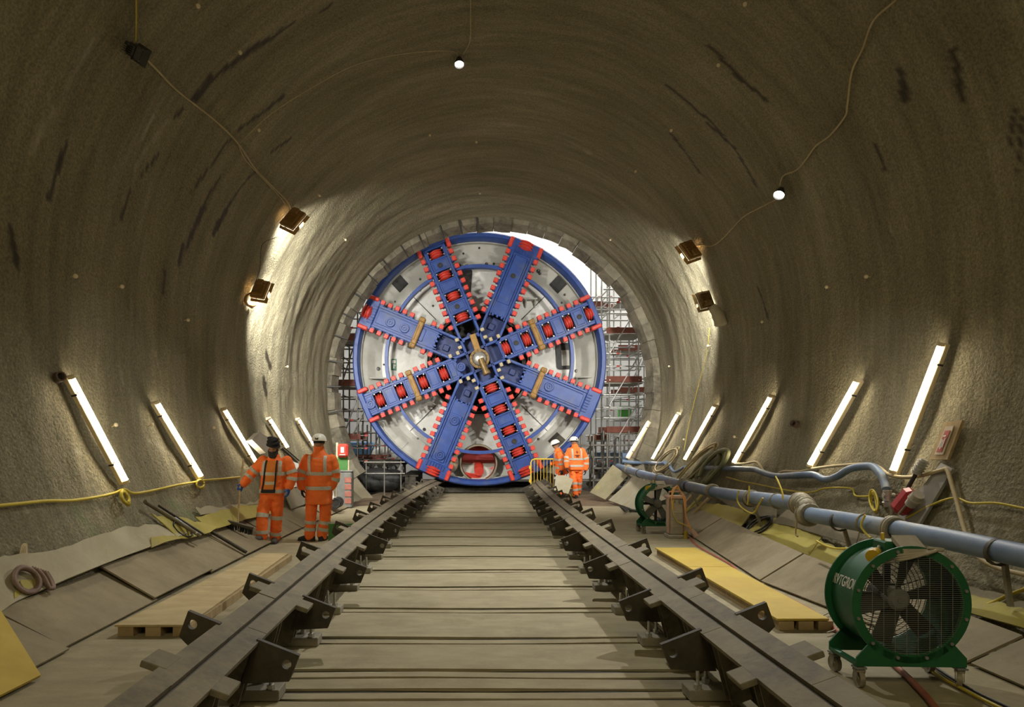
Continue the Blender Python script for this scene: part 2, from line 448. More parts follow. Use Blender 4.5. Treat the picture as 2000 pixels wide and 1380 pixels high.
def build_lining():
    ts = np.linspace(-62, 242, 500); ys = np.concatenate([np.linspace(-9, 2.9, 40), np.linspace(3.0, Y_END, 345)])
    Tm, Ym = np.meshgrid(ts, ys)              # rows: y
    tt = np.where(Tm > 90, 180-Tm, Tm)
    r = np.interp(tt, RT, RR)
    s = np.radians(Tm)*R0
    dsp = 0.075*vnoise(s*0.22+9, Ym*0.9+40, 1)+0.06*vnoise(s*0.5+3, Ym*1.7+20, 2)+0.030*vnoise(s*0.6, Ym*3.1+60, 3)
    dsp += 0.016*vnoise(s*2.0+7, Ym*5.0+11, 4)+0.010*vnoise(s*5+50, Ym*9+90, 5)+0.007*vnoise(s*14+50, Ym*16+90, 6)
    dsp -= 0.10/(1+np.exp((Ym-5.9+0.25*np.sin(s*0.7))*7))     # the lining steps out towards the photographer
    fade = np.clip((Y_END-Ym)/0.4, 0.25, 1)
    r = r-dsp*fade
    global GRID; GRID = (ts, ys, r)
    ax = 0.42+0.45*(np.maximum(Ym-6, 0)/13.7)**2
    X = ax+r*np.cos(np.radians(Tm)); Z = AXZ+r*np.sin(np.radians(Tm))
    Pm = np.stack([X, Ym, Z], -1)
    d1 = np.gradient(Pm, axis=1); d0 = np.gradient(Pm, axis=0)
    nn = np.cross(d0, d1); nn /= np.linalg.norm(nn, axis=-1, keepdims=True)
    inw = np.stack([ax-X, 0*X, AXZ-Z], -1)
    nn *= np.sign((nn*inw).sum(-1, keepdims=True))
    stain = np.zeros_like(X); pale = np.zeros_like(X); green = np.zeros_like(X)
    rag = vnoise(s*11+5, Ym*11+5, 8)*0.7+vnoise(s*25+5, Ym*25+5, 9)*0.5
    def paint(A, pl, wpx, k=1.0, soft=0.35):
        pts = [W(*q, 0) for q in pl]
        ymid = [p.y for p in pts]; m = (Ym > min(ymid)-0.6) & (Ym < max(ymid)+0.6)
        idx = np.where(m); Q = Pm[idx]; best = np.full(len(Q), 9.0)
        for a, b in zip(pts[:-1], pts[1:]):
            a, b = np.array(a), np.array(b); ab = b-a; L2 = (ab**2).sum()+1e-9
            u = np.clip(((Q-a) @ ab)/L2, 0, 1); best = np.minimum(best, np.linalg.norm(Q-(a+u[:, None]*ab), axis=1))
        w = wpx*0.5/FPX*np.mean(ymid)
        v = np.clip((1.15+rag[idx]*0.9-best/w)/soft, 0, 1)*k
        A[idx] = np.maximum(A[idx], v)
    for pl, w in [([(645, 10), (625, 25)], 6), ([(572, 45), (538, 68)], 8), ([(530, 76), (490, 95)], 15), ([(484, 102), (430, 142)], 12), ([(425, 145), (408, 165)], 9),
                  ([(412, 155), (380, 192)], 17), ([(355, 215), (343, 228)], 8), ([(555, 187), (520, 215)], 9), ([(515, 218), (465, 255)], 8), ([(450, 272), (415, 320), (375, 375)], 6),
                  ([(130, 278), (112, 335), (95, 388)], 10), ([(310, 300), (275, 345)], 6), ([(256, 370), (236, 428)], 9), ([(428, 348), (395, 405)], 6), ([(397, 408), (372, 462)], 17),
                  ([(372, 462), (365, 485)], 9), ([(498, 335), (442, 408)], 7), ([(442, 412), (418, 452)], 16), ([(358, 480), (350, 515)], 12), ([(322, 530), (318, 572)], 9), ([(568, 270), (530, 297)], 6),
                  ([(1385, 88), (1440, 150), (1498, 198)], 7), ([(1380, 240), (1435, 290), (1478, 365)], 7), ([(1300, 165), (1350, 205), (1415, 265)], 5), ([(1862, 100), (1878, 190)], 13),
                  ([(1758, 140), (1768, 195)], 18), ([(1980, 215), (1972, 290)], 9), ([(1995, 230), (1988, 330)], 9), ([(1712, 285), (1728, 335)], 8), ([(1310, 260), (1365, 335)], 6), ([(20, 440), (35, 520)], 12),
                  ([(520, 690), (528, 715)], 12), ([(515, 740), (520, 770)], 14), ([(1480, 560), (1500, 620)], 6), ([(1180, 640), (1185, 640)], 4)]:
        paint(stain, pl, w*1.2, 0.95)
    for pl, w in [([(325, 240), (262, 330)], 14), ([(985, 242), (1150, 298)], 16), ([(300, 225), (280, 262)], 10), ([(105, 215), (60, 300)], 18), ([(200, 55), (130, 170)], 14), ([(305, 690), (312, 730)], 6), ([(1730, 420), (1742, 455)], 6),
                  ([(45, 990), (62, 1012)], 6), ([(1945, 1020), (1925, 1060)], 5), ([(1870, 980), (1855, 1020)], 5), ([(225, 985), (237, 1000)], 5), ([(185, 700), (190, 740)], 8), ([(235, 720), (240, 750)], 8),
                  ([(290, 860), (330, 885), (360, 925)], 10), ([(150, 830), (190, 900), (228, 945)], 9), ([(60, 870), (110, 890), (160, 880)], 4), ([(1380, 940), (1350, 990)], 6), ([(1640, 960), (1610, 1000)], 5)]:
        paint(pale, pl, w, 0.45, 1.0)
    paint(green, [(150, 1000), (190, 1050)], 40, 0.5, 1.2); paint(green, [(335, 985), (380, 1010)], 34, 0.5, 1.2); paint(green, [(1580, 905), (1610, 860)], 34, 0.6, 1.2)
    ny, nt_ = X.shape
    cols = [('wall_right', 0, int(np.searchsorted(ts, 42))), ('ceiling', int(np.searchsorted(ts, 42)), int(np.searchsorted(ts, 138))), ('wall_left', int(np.searchsorted(ts, 138)), nt_-1)]
    for name, c0, c1 in cols:
        k = c1-c0+1
        V = Pm[:, c0:c1+1].reshape(-1, 3)
        ii, jj = np.meshgrid(np.arange(ny-1), np.arange(k-1), indexing='ij')
        a = (ii*k+jj).ravel(); Fq = np.stack([a, a+1, a+k+1, a+k], 1)
        me = bpy.data.meshes.new(name)
        me.vertices.add(len(V)); me.vertices.foreach_set('co', V.ravel().astype(np.float32))
        me.loops.add(Fq.size); me.loops.foreach_set('vertex_index', Fq.ravel().astype(np.int32))
        me.polygons.add(len(Fq)); me.polygons.foreach_set('loop_start', np.arange(0, Fq.size, 4, dtype=np.int32))
        me.polygons.foreach_set('use_smooth', np.ones(len(Fq), bool))
        me.update(calc_edges=True); me.validate()
        for nm, A in (('stain', stain), ('pale', pale), ('green', green)):
            at = me.attributes.new(nm, 'FLOAT', 'POINT'); at.data.foreach_set('value', A[:, c0:c1+1].ravel().astype(np.float32))
        me.normals_split_custom_set_from_vertices(nn[:, c0:c1+1].reshape(-1, 3).tolist())
        me.materials.append(LINING)
        o = link(name, me); o['kind'] = 'structure'
build_lining()
mb = MB(); mb.box((0.4, -9.2, 3.3), (12, 0.3, 12)); struct('wall_back', mb, LINING)
# ------------------------------------------------------------------ floor
def floor_x(side, y): return axx(y)+side*3.75
mb = MB(); mb.grid(lambda u, v: (axx(-9+v*44)+(u-0.5)*(9 if v*44 < 28.9 else 26), -9+v*44, -0.045), 2, 60); FLOOR = struct('floor', mb, GAP)
RAILX = lambda side, y: 0.13+side*1.49+delta(y)
def RZ_(y): return 0.5-0.07*max(0, (y-8)/12.0)**2
def strip_floor(name, x0, x1, y0, y1, m, z=0.0, th=0.05, seg=0.6):
    b = MB(); n = max(1, int((y1-y0)/seg))
    def fn(u, v):
        y = y0+(y1-y0)*v; return (x0(y)+(x1(y)-x0(y))*u, y, z)
    b.grid(fn, 1, n, th); return obj(name, b, m, FLOOR)
for (a, c) in ((-9, 2.6), (2.61, 7.3), (7.31, 12.0), (12.01, 17.2)):
    strip_floor('floor_slab', lambda y: floor_x(-1, y), lambda y: RAILX(-1, y)-0.1, a, c, CONC)
    strip_floor('floor_slab', lambda y: RAILX(1, y)+0.1, lambda y: floor_x(1, y), a, c, CONC)
strip_floor('mud_patch', lambda y: floor_x(-1, y), lambda y: RAILX(-1, y)+0.2, 17.21, 23.5, MUD, -0.004)
strip_floor('mud_patch', lambda y: RAILX(1, y)-0.2, lambda y: floor_x(1, y), 17.21, 23.5, MUD, -0.004)
joints = [3.64, 4.44, 4.83]+[5.64+i*1.0 for i in range(17)]
prev = -9.0
for jy in joints:
    y0, y1 = jy-0.085, jy+0.085
    wob = random.uniform(-0.02, 0.02)
    b = MB(); xa, xb = RAILX(-1, jy)-0.08, RAILX(1, jy)+0.08
    b.grid(lambda u, v: (xa+(xb-xa)*u, prev+0.02+(y0-0.02-prev-0.02)*v+(wob*math.sin(u*5) if v > 0.5 else 0), 0.012*math.sin(u*7+jy)*0.3), 8, 1, 0.045)
    obj('floor_slab', b, CONC, FLOOR)
    b = MB(); w2 = 0.050
    b.grid(lambda u, v: (xa-0.05+(xb-xa+0.1)*u, jy-w2+2*w2*v+wob*math.sin(u*5), -0.006+0.004*math.sin(u*9+jy)), 8, 1, 0.04)
    obj('sleeper_top', b, CONC, FLOOR)
    for e in (-1, 1):
        b = MB(); b.grid(lambda u, v: (xa-0.04+(xb-xa+0.08)*u, jy+e*0.083-0.040+0.080*v+wob*math.sin(u*5)*(1 if e < 0 else .6), -0.018+0.004*math.sin(u*13+jy*e)), 8, 1, 0.03); obj('joint_bar', b, GAP, FLOOR)
    prev = y1
b = MB(); b.box((0.5, (prev+23.5)/2, -0.02), (2.3, 23.5-prev, 0.04)); obj('floor_slab', b, MUD, FLOOR)
# ------------------------------------------------------------------ launch rails
TILT = math.radians(20.0)
def rail_frame(side, y):
    n = Vector((-side*math.sin(TILT), 0, math.cos(TILT)))
    u = Vector((side*math.cos(TILT), 0, math.sin(TILT)))          # outward
    return frame((RAILX(side, y), y, RZ_(y)), u, Vector((0, 1, 0)), n)
def sweep(b, side, y0, y1, poly, step=0.7):
    n = max(1, int(math.ceil((y1-y0)/step))); k = len(poly); vs = []
    for i in range(n+1):
        y = y0+(y1-y0)*i/n; M = rail_frame(side, y)
        vs += [M @ Vector((p[0], 0, p[1])) for p in poly]
    fs = [(i*k+j, i*k+(j+1) % k, (i+1)*k+(j+1) % k, (i+1)*k+j) for i in range(n) for j in range(k)]
    fs += [tuple(range(k-1, -1, -1)), tuple(n*k+j for j in range(k))]
    b.add(vs, fs)
ST_BR = [4.15, 5.32, 7.0, 8.8, 10.28, 11.6, 13.0, 14.4, 15.8, 17.1, 18.4, 19.6]
def plate_mesh(poly, hc, hr):
    b = MB(); b.holed(poly, hc, hr, 0.035, RX(90)); return b.mesh('bracket_plate', RAILD)
BR_OUT = plate_mesh([(0.12, -0.25), (0.245, -0.19), (0.327, -0.15), (0.327, 0.012), (0.12, 0.006)], (0.274, -0.056), 0.029)
BR_IN = plate_mesh([(-0.12, -0.006), (-0.395, -0.012), (-0.390, -0.18), (-0.20, -0.26), (-0.12, -0.29)], (-0.342, -0.088), 0.029)
b = MB(); b.box((0, 0, 0), (0.13, 0.19, 0.035), b=0.004); TAB = b.mesh('tab', RAIL)
b = MB(); b.box((0, 0, 0.035), (0.34, 0.17, 0.07), b=0.006); PADM = b.mesh('foot_pad', PAD)
b = MB(); b.cyl((0, 0, 0), (0, 0, 0.13), 0.012, n=8); b.cyl((0, 0, 0.0), (0, 0, 0.03), 0.026, n=6); BOLT = b.mesh('bolt', SILVER)
b = MB(); b.add([(-0.02, -0.006, -0.035), (-0.115, -0.006, -0.035), (-0.15, -0.006, -0.43), (-0.02, -0.006, -0.43), (-0.02, 0.006, -0.035), (-0.115, 0.006, -0.035), (-0.15, 0.006, -0.43), (-0.02, 0.006, -0.43)],
                  [(0, 1, 2, 3), (7, 6, 5, 4), (0, 4, 5, 1), (1, 5, 6, 2), (2, 6, 7, 3), (3, 7, 4, 0)]); STIFF = b.mesh('stiffener', RAIL)
for side, lab in ((-1, 'steel launch rail with lugged brackets, on the side of the two men by the broom'), (1, 'steel launch rail with lugged brackets, on the side of the green fans')):
    root = thing('launch_rail', lab, 'rail', (RAILX(side, 2.5), 2.5, 0), 0, 'launch rails carrying the boring machine')
    off = world_off(root)
    cuts_o = [0.5, 3.2, 4.95, 7.3, 9.9, 12.5, 15.1, 17.7, 22.0]; cuts_i = [0.5, 2.9, 4.28, 6.6, 9.2, 11.8, 14.4, 17.0, 22.0]
    for cuts, x0, x1, h in ((cuts_o, 0.012, 0.138, 0.0), (cuts_i, -0.138, -0.008, -0.016)):
        for a, c in zip(cuts[:-1], cuts[1:]):
            b = MB(); e = random.uniform(-0.003, 0.003); sweep(b, side, a+0.004, c-0.004, [(x0, h-0.03+e), (x1, h-0.03+e), (x1, h+e), (x0, h+e)]); obj('top_plate', b, RAIL, root, world=True)
    b = MB(); sweep(b, side, 0.5, 22, [(-0.02, -0.46), (0.02, -0.46), (0.02, -0.03), (-0.02, -0.03)]); obj('web', b, RAILD, root, world=True)
    b = MB(); sweep(b, side, 0.5, 22, [(-0.10, -0.055), (0.10, -0.055), (0.10, -0.033), (-0.10, -0.033)]); obj('groove_bed', b, RAILD, root, world=True)
    for y in [q+(0.22 if side > 0 else 0) for q in ST_BR]:
        for me in (BR_OUT, BR_IN): link('bracket', me, root, M=T(off) @ rail_frame(side, y))
    for y in [q+(0.15 if side > 0 else 0) for q in (3.43, 5.13, 6.72, 8.55, 10.05, 11.4, 12.8, 14.2, 15.6, 17.0)]:
        link('tab', TAB, root, M=T(off) @ rail_frame(side, y) @ T(0.165, 0, -0.018))
    for y in [q+(0.15 if side > 0 else 0) for q in (3.43, 5.13, 6.6, 7.95, 9.5, 11.0, 12.5, 14.1, 15.7, 17.3, 19.0)]:
        link('tab', TAB, root, M=T(off) @ rail_frame(side, y) @ T(-0.165, 0, -0.034))
    for y in [2.6, 3.5]+[4.4]+[5.55+i for i in range(15)]:
        c = T(off) @ T(RAILX(side, y)-side*0.12+side*0.18, y, 0)
        link('foot_pad', PADM, root, M=c @ T(-side*0.08, 0, 0.0))
        link('bolt', BOLT, root, M=c @ T(-side*0.19, -0.05, 0.07)); link('bolt', BOLT, root, M=c @ T(-side*0.10, 0.06, 0.07))
    for y in [3.0, 3.6, 4.18, 4.75, 5.45, 6.1]+[6.55+i*0.85 for i in range(16)]:
        for d in (-0.045, 0.045): link('stiffener', STIFF, root, M=T(off) @ rail_frame(side, y+d))
# ------------------------------------------------------------------ tunnel boring machine
TY, TR = 21.0, 3.9
TC = P(936.5, 700.5, TY)
tbm = thing('tunnel_boring_machine', 'huge round tunnel boring machine with blue eight-spoke cutterhead and red teeth', 'machine', (TC.x, TY, TC.z-TR))
def tobj(name, mb, mats, parent=None, M=None, smooth=35, label=None):
    o = obj(name, mb, mats, parent or tbm, smooth, M=(T(0, 0, TR) if parent is None and M is None else M))
    if label: o['label'] = label
    return o
YF = Matrix(((1, 0, 0, 0), (0, 0, 1, 0), (0, -1, 0, 0), (0, 0, 0, 1)))   # lathe axis z -> -y ... (x,y,z)->(x,z,-y)
FACE = Matrix(((1, 0, 0, 0), (0, 0, -1, 0), (0, 1, 0, 0), (0, 0, 0, 1)))  # local xy -> world xz, local z -> world -y (towards camera)
def lathe_face(b, prof, n=96, a0=0, a1=360, close=False): b.lathe(prof, n, FACE, a0, a1, close)   # prof (r, towards camera)
b = MB(); lathe_face(b, [(3.9, -4.5), (3.9, -0.55), (3.86, -0.42), (3.7, -0.42), (3.7, -0.60)]); tobj('shield_skin', b, GREYP)
b = MB(); lathe_face(b, [(3.72, -0.40), (3.90, -0.40), (3.91, -0.02), (3.87, 0.03), (3.77, 0.03), (3.74, -0.02)], close=True); tobj('cutterhead_rim', b, BLUE)
b = MB(); lathe_face(b, [(3.73, -0.5), (3.70, -0.62), (3.12, -0.95)]); tobj('bulkhead_cone', b, GREYP)  # greyer than the bulkhead: shade inside the shield put into its colour
b = MB(); lathe_face(b, [(3.14, -0.95), (1.72, -1.0)]); tobj('bulkhead', b, WHITEP)
for r0, r1, m, z in ((1.72, 1.66, GREYP, -0.93), (1.62, 1.56, BLACK, -0.90), (1.5, 1.38, DARKM, -0.85)):
    b = MB(); lathe_face(b, [(r1, z-0.2), (r1, z), (r0, z), (r0, z-0.2)], 64); tobj('bulkhead_ring', b, m)
b = MB(); lathe_face(b, [(1.72, -1.1), (1.4, -1.25), (0.0, -1.25)], 48)
for i in range(26):
    a = random.uniform(0, 6.28); r = random.uniform(0.4, 1.4); w = random.uniform(0.06, 0.2)
    b.box((0, 0, 0), (w, random.uniform(.15, .4), random.uniform(.08, .3)), T(r*math.cos(a), -(-1.1), r*math.sin(a)) @ RY(random.uniform(0, 90)))
tobj('bearing_housing', b, DARKM)
a_in = [22.5+45*i for i in range(8)]
for k in range(8):                                             # intermediate ring between the spokes
    b = MB(); lathe_face(b, [(2.83, -0.30), (2.93, -0.30), (2.93, -0.06), (2.83, -0.06)], 8, a_in[k]+8, a_in[k]+37, close=True); tobj('ring_arc', b, BLUE)
def on_face(px, py): return (px-936.5)/FPX*TY, -(py-700.5)/FPX*TY
def rrect(w, h, r, n=4):
    out = []
    for cx, cy, a in ((w/2-r, h/2-r, 0), (-w/2+r, h/2-r, 90), (-w/2+r, -h/2+r, 180), (w/2-r, -h/2+r, 270)):
        for i in range(n+1):
            q = math.radians(a+90*i/n); out.append((cx+r*math.cos(q), cy+r*math.sin(q)))
    return out
for (px, py, w, h, rot) in ((906, 537, 0.5, 0.86, -4), (1110, 688, 0.5, 0.84, 2)):
    x, z = on_face(px, py)
    b = MB(); b.prism(rrect(w, h, 0.1), 0.05); h_ = tobj('hatch_opening', b, BLACK, M=T(0, 0, TR) @ T(x, 0.94, z) @ FACE @ RZ(rot))
    b = MB(); b.box((0.04, -0.06, 0.055), (w*0.5, h*0.6, 0.02), b=0.01); obj('hatch_door', b, GREYP if px > 1000 else DARKM, h_)
for (px, py, m) in ((774.5, 541, BLACK), (1098, 543, BLACK), (778, 866, GREYP), (1096, 862, DARKM)):
    x, z = on_face(px, py); a = math.degrees(math.atan2(z, x)); r = math.hypot(x, z)
    b = MB(); b.box((0, 0, 0), (0.50, 0.40, 0.06)); b.box((0, 0, 0.035), (0.40, 0.30, 0.03))
    tobj('access_block', b, m, M=T(0, 0, TR) @ RY(-a) @ T(r, 0.70, 0) @ FACE @ RY(-30))
for (px, py, rr) in ((817, 532, .035), (817, 554, .03), (766, 578, .03), (766, 592, .03), (843, 585, .03), (952, 500, .045), (967, 500, .035), (897, 503, .05), (912, 503, .05), (743, 705, .03), (732, 714, .06), (825, 837, .05), (812, 856, .03),
                     (1044, 838, .05), (1058, 857, .04), (1105, 580, .03), (1119, 653, .05), (1135, 718, .05), (1057, 517, .06), (1060, 522, .04), (879, 484, .03), (905, 482, .03), (937, 472, .03), (1110, 565, .035)):
    x, z = on_face(px, py); r = math.hypot(x, z); y = 0.955 if r < 3.14 else 0.955-0.33*(r-3.12)/0.58
    b = MB(); b.lathe([(0.0, 0.012), (rr*0.55, 0.012), (rr*0.6, 0.035), (rr, 0.035), (rr*1.1, -0.02)], 12, FACE); tobj('port', b, BLACK, M=T(0, 0, TR) @ T(x, y, z))
for a in (45, 135, 225, 315):
    b = MB(); b.box((2.55, 0.965, 0), (1.2, 0.03, 0.022)); tobj('bulkhead_seam', b, BLACK, M=T(0, 0, TR) @ RY(-a))
for (px, py, w) in ((735, 734, 0.62), (1147, 732, 0.5), (1041, 574, 0.42), (820, 720, 0.3)):
    x, z = on_face(px, py); b = MB(); b.box((0, -0.16, 0), (w, 0.32, 0.05), b=0.008)
    for sx in (-w/2+0.06, w/2-0.06): b.add([(sx-.02, 0, -.02), (sx-.02, -.28, -.02), (sx-.02, 0, -.25), (sx+.02, 0, -.02), (sx+.02, -.28, -.02), (sx+.02, 0, -.25)], [(0, 1, 2), (5, 4, 3), (0, 3, 4, 1), (1, 4, 5, 2), (2, 5, 3, 0)])
    tobj('ledge', b, GREYP, M=T(0, 0, TR) @ T(x, 0.96, z))
x, z = on_face(763, 705); b = MB(); b.box((0, 0, 0), (0.17, 0.03, 0.36), b=.005); s_ = tobj('safety_sign', b, mat('sign_green', (0.03, 0.16, 0.07), rough=.5), M=T(0, 0, TR) @ T(x, .94, z))
b = MB(); b.box((0, -.02, .09), (.12, .01, .1)); b.box((0, -.02, -.06), (.05, .01, .14)); b.box((0.03, -.02, -.03), (.05, .01, .05)); obj('pictogram', b, WHITEB, s_)
# screw conveyor mouth
x, z = on_face(935, 905)
SC = T(0, 0, TR) @ T(x, 0, z)
b = MB(); lathe_face(b, [(0.61, -0.98), (0.59, -0.33), (0.54, -0.33), (0.53, -1.6)], 40); sc = tobj('screw_conveyor', b, GFABR, M=SC)
b = MB(); lathe_face(b, [(0.528, -0.36), (0.52, -0.88), (0.0, -0.88)], 36); obj('casing', b, REDD, sc)
b = MB(); b.cyl((0.02, 0.46, -0.26), (0.02, 0.9, -0.10), 0.15, n=20); obj('shaft', b, RED, sc)
b = MB()
def flight(u, v):
    a = math.radians(215+u*130); r = 0.14+0.36*v; return Vector((0.02*(1-v)+r*math.cos(a), 0.52+u*0.3, -0.26*(1-v)+r*math.sin(a)))
b.grid(flight, 24, 3, 0.04); obj('flight', b, RED, sc)
# spokes
def tooth_mesh():
    b = MB(); b.box((0, 0.0, 0.0), (0.138, 0.16, 0.138), b=0.012); return b.mesh('cutting_tooth', RED)
def holder_mesh():
    b = MB(); b.box((0, 0.03, 0), (0.15, 0.2, 0.14), b=0.02); b.box((0, -0.075, 0.0), (0.11, 0.03, 0.08), b=0.01); return b.mesh('tooth_holder', BLUE)
def cutter_mesh():
    b = MB()
    prof = []
    for k in range(3):
        c = -0.075+0.075*k; prof += [(0.155, c-0.03), (0.205, c-0.008), (0.205, c+0.008), (0.155, c+0.03)]
    b.lathe([(0.0, -0.13)]+[(0.10, -0.13), (0.13, -0.11)]+prof+[(0.13, 0.11), (0.10, 0.13), (0.0, 0.13)], 24, RY(90))   # axis along radius
    return b.mesh('disc_cutter', RED)
def bracket_mesh():
    b = MB()
    for sx in (-1, 1):
        for sz in (-1, 1): b.box((sx*0.10, -0.02, sz*0.235), (0.05, 0.06, 0.06), b=0.01)
    return b.mesh('cutter_clamp', SILVER)
def boss_mesh():
    b = MB(); b.lathe([(0.0, 0.01), (0.03, 0.01), (0.035, 0.05), (0.06, 0.05), (0.065, 0.02), (0.095, 0.02), (0.10, 0.06), (0.135, 0.06), (0.15, 0.0)], 24, FACE); return b.mesh('boss', BLUE)
def plug_mesh():
    b = MB(); b.lathe([(0.0, 0.012), (0.045, 0.012), (0.05, 0.03), (0.075, 0.03), (0.08, 0.0)], 16, FACE); return b.mesh('plug', BLACK)
def clamp_bar_mesh():
    b = MB(); b.box((0, -0.05, 0), (0.17, 0.12, 0.74), b=0.03); b.box((0.05, -0.11, 0), (0.05, 0.05, 0.50), b=0.01)
    for s in (-1, 1):
        b.box((0, -0.07, s*0.42), (0.19, 0.2, 0.15), b=0.03)
        for q in (-.05, .05): b.cyl((q, -.17, s*.42), (q, -.2, s*.42), 0.03, n=6)
    return b.mesh('wear_strap', OCHRE)
TOOTH, HOLDER, CUTTER, CLAMP, BOSS, PLUG, STRAP = tooth_mesh(), holder_mesh(), cutter_mesh(), bracket_mesh(), boss_mesh(), plug_mesh(), clamp_bar_mesh()
b = MB(); b.box((0, 0, 0), (0.33, 0.28, 0.13), b=0.03); GBAR = b.mesh('gauge_bar', RED)
b = MB(); b.box((0, 0, 0), (0.10, 0.12, 0.12), b=0.01); BTOOTH = b.mesh('centre_tooth', mat('worn_tooth', (0.34, 0.27, 0.14), (0.45, 0.38, 0.24), 10, 0.6))
SP = {112.5: ('c', [3.50, 2.79, 2.10, 1.40], [(3.12, 'p'), (1.75, 'p')], None), 22.5: ('c', [3.67, 2.96, 2.28, 1.57, 0.88], [(3.33, 'p'), (1.23, 'p')], 1.90),
      292.5: ('c', [0.97, 1.67, 2.38, 3.10], [(2.75, 'p')], None), 202.5: ('c', [1.19, 1.87, 2.61, 3.31], [(3.62, 'b'), (0.62, 'b')], 2.18),
      67.5: ('p', [], [(2.75, 'p')], None), 157.5: ('p', [], [(2.95, 'b'), (2.48, 'b')], 2.06), 247.5: ('p', [], [(3.2, 'b'), (2.05, 'b')], None), 337.5: ('p', [], [(2.3, 'b')], 1.95)}
for ang, (kind, cuts, bosses, strap) in SP.items():
    inner = 0.30 if kind == 'c' else 0.62
    b = MB()
    for s in (-1, 1):
        b.box(((3.72+inner)/2, 0.19, s*0.315), (3.72-inner, 0.42, 0.085), b=0.012)                  # side beams
        b.box(((3.5+1.1)/2, -0.035, s*0.315), (2.3, 0.04, 0.05))
    if kind == 'c': b.box((3.81, 0.17, 0), (0.18, 0.46, 0.98), b=0.03)
    else:
        b.box((3.66, 0.17, 0), (0.42, 0.50, 0.98), b=0.03)                                        # gauge block
        for i in range(7): b.box((3.55, -0.09, -0.27+0.09*i), (0.16, 0.05, 0.04), b=0.008)
    if kind == 'c':
        edges = sorted(cuts); segs = []
        prev_e = 1.24 if ang == 112.5 else 0.75
        for c in edges:
            segs.append((prev_e, c-0.16)); prev_e = c+0.16
        segs.append((prev_e, 3.75))
        for (r0, r1) in segs:
            if r1-r0 > 0.05: b.box(((r0+r1)/2, 0.08, 0), (r1-r0, 0.16, 0.58)); b.box(((r0+r1)/2, 0.0, 0), ((r1-r0)*0.62, 0.03, 0.44), b=0.01)
        for c in edges:
            for s in (-1, 1):
                b.box((c+s*0.175, 0.0, 0), (0.05, 0.08, 0.60), b=0.01); b.box((c, 0.0, s*0.265), (0.34, 0.06, 0.05), b=0.01)
        b.box((0.74, 0.1, 0), (0.07, 0.22, 0.6))
    else:
        b.box((2.50, 0.08, 0), (2.1, 0.16, 0.58)); b.box((2.62, -0.012, 0), (1.55, 0.03, 0.40), b=0.01)
        b.box((2.35, -0.02, 0.235), (2.0, 0.03, 0.03)); b.box((2.35, -0.02, -0.235), (2.0, 0.03, 0.03))
        for q in (-.15, 0, .15): b.box((1.44, 0.06, q), (0.1, 0.14, 0.07), b=.01)
    sp = tobj('spoke', b, BLUE, M=T(0, 0, TR) @ RY(-ang))
    b = MB()
    if kind == 'c': b.box((0.45, 0.36, 0), (0.55, 0.05, 0.56))
    else: b.box((1.0, 0.38, 0), (0.8, 0.04, 0.55)); b.box((1.1, 0.33, 0.05), (0.2, 0.12, 0.2), b=.02)
    obj('spoke_shade_pan', b, BLUE_SHADE, sp)
    if kind == 'c':
        b = MB()
        for c in edges: b.box((c, 0.27, 0), (0.32, 0.03, 0.55))
        obj('cutter_pocket', b, BLACK, sp)
        for c in edges:
            link('disc_cutter', CUTTER, sp, M=T(c, 0.10, 0)); link('cutter_clamp', CLAMP, sp, M=T(c, 0.03, 0))
    r = 3.40; n = 0
    while r > (0.95 if kind == 'c' else 1.12):
        for s in (-1, 1):
            if strap and abs(r-strap) < 0.17: continue
            if r < (1.0 if kind == 'c' else 1.30): continue
            link('cutting_tooth', TOOTH, sp, M=T(r, 0.02, s*0.46) @ RY(random.uniform(-3, 3)))
            link('tooth_holder', HOLDER, sp, M=T(r, 0.06, s*0.385))
        r -= 0.243
    if kind == 'c':
        for r in (0.80, 0.55):
            for s in (-1, 1): link('centre_tooth', BTOOTH, sp, M=T(r, 0.0, s*0.42)); link('tooth_holder', HOLDER, sp, M=T(r, 0.09, s*0.37))
    for s in (-1, 1): link('gauge_bar', GBAR, sp, M=T(3.69, 0.02, s*0.475))
    if ang in (157.5, 67.5, 247.5, 292.5, 337.5)[:4]: link('gauge_cutter', CUTTER, sp, M=T(3.74, -0.02, 0) @ RY(0) @ Matrix.Scale(1.15, 4))
    for (rb, t) in bosses: link('boss' if t == 'b' else 'plug', BOSS if t == 'b' else PLUG, sp, M=T(rb, -0.03 if t == 'b' else -0.02, 0.02))
    if strap: link('wear_strap', STRAP, sp, M=T(strap, -0.04, 0))
# hub
b = MB()
for i in range(4):
    b.box((0, 0, 0), (1.05, 0.3, 0.08), T(0, 0.16, 0) @ RY(-22.5-90*i) @ T(0, 0, 0.31))
b.box((0, 0.34, 0), (1.3, 0.1, 1.3), RY(22.5)); tobj('hub_box', b, BLUE_SHADE)
b = MB(); lathe_face(b, [(0.225, -0.2), (0.225, 0.10), (0.30, 0.10), (0.31, 0.02), (0.31, -0.2)], 32)
for i in range(14):
    a = 2*math.pi*i/14; b.cyl((0.25*math.cos(a), -0.1, 0.25*math.sin(a)), (0.25*math.cos(a), -0.13, 0.25*math.sin(a)), 0.02, n=6)
tobj('hub_flange', b, BRASS)
b = MB(); b.ball((0, -0.05, 0), (0.222, 0.16, 0.222), 20, 12); hubd = tobj('hub_dome', b, SILVER)
b = MB(); b.lathe([(0, 0), (0.10, 0), (0.10, 0.42), (0.12, 0.42), (0.12, 0.52), (0.08, 0.53), (0.0, 0.53)], 18, T(0.04, -0.16, -0.04) @ RX(-10) @ RY(158) @ T(0, 0, -0.02)); tobj('grease_line_cover', b, BRASS)
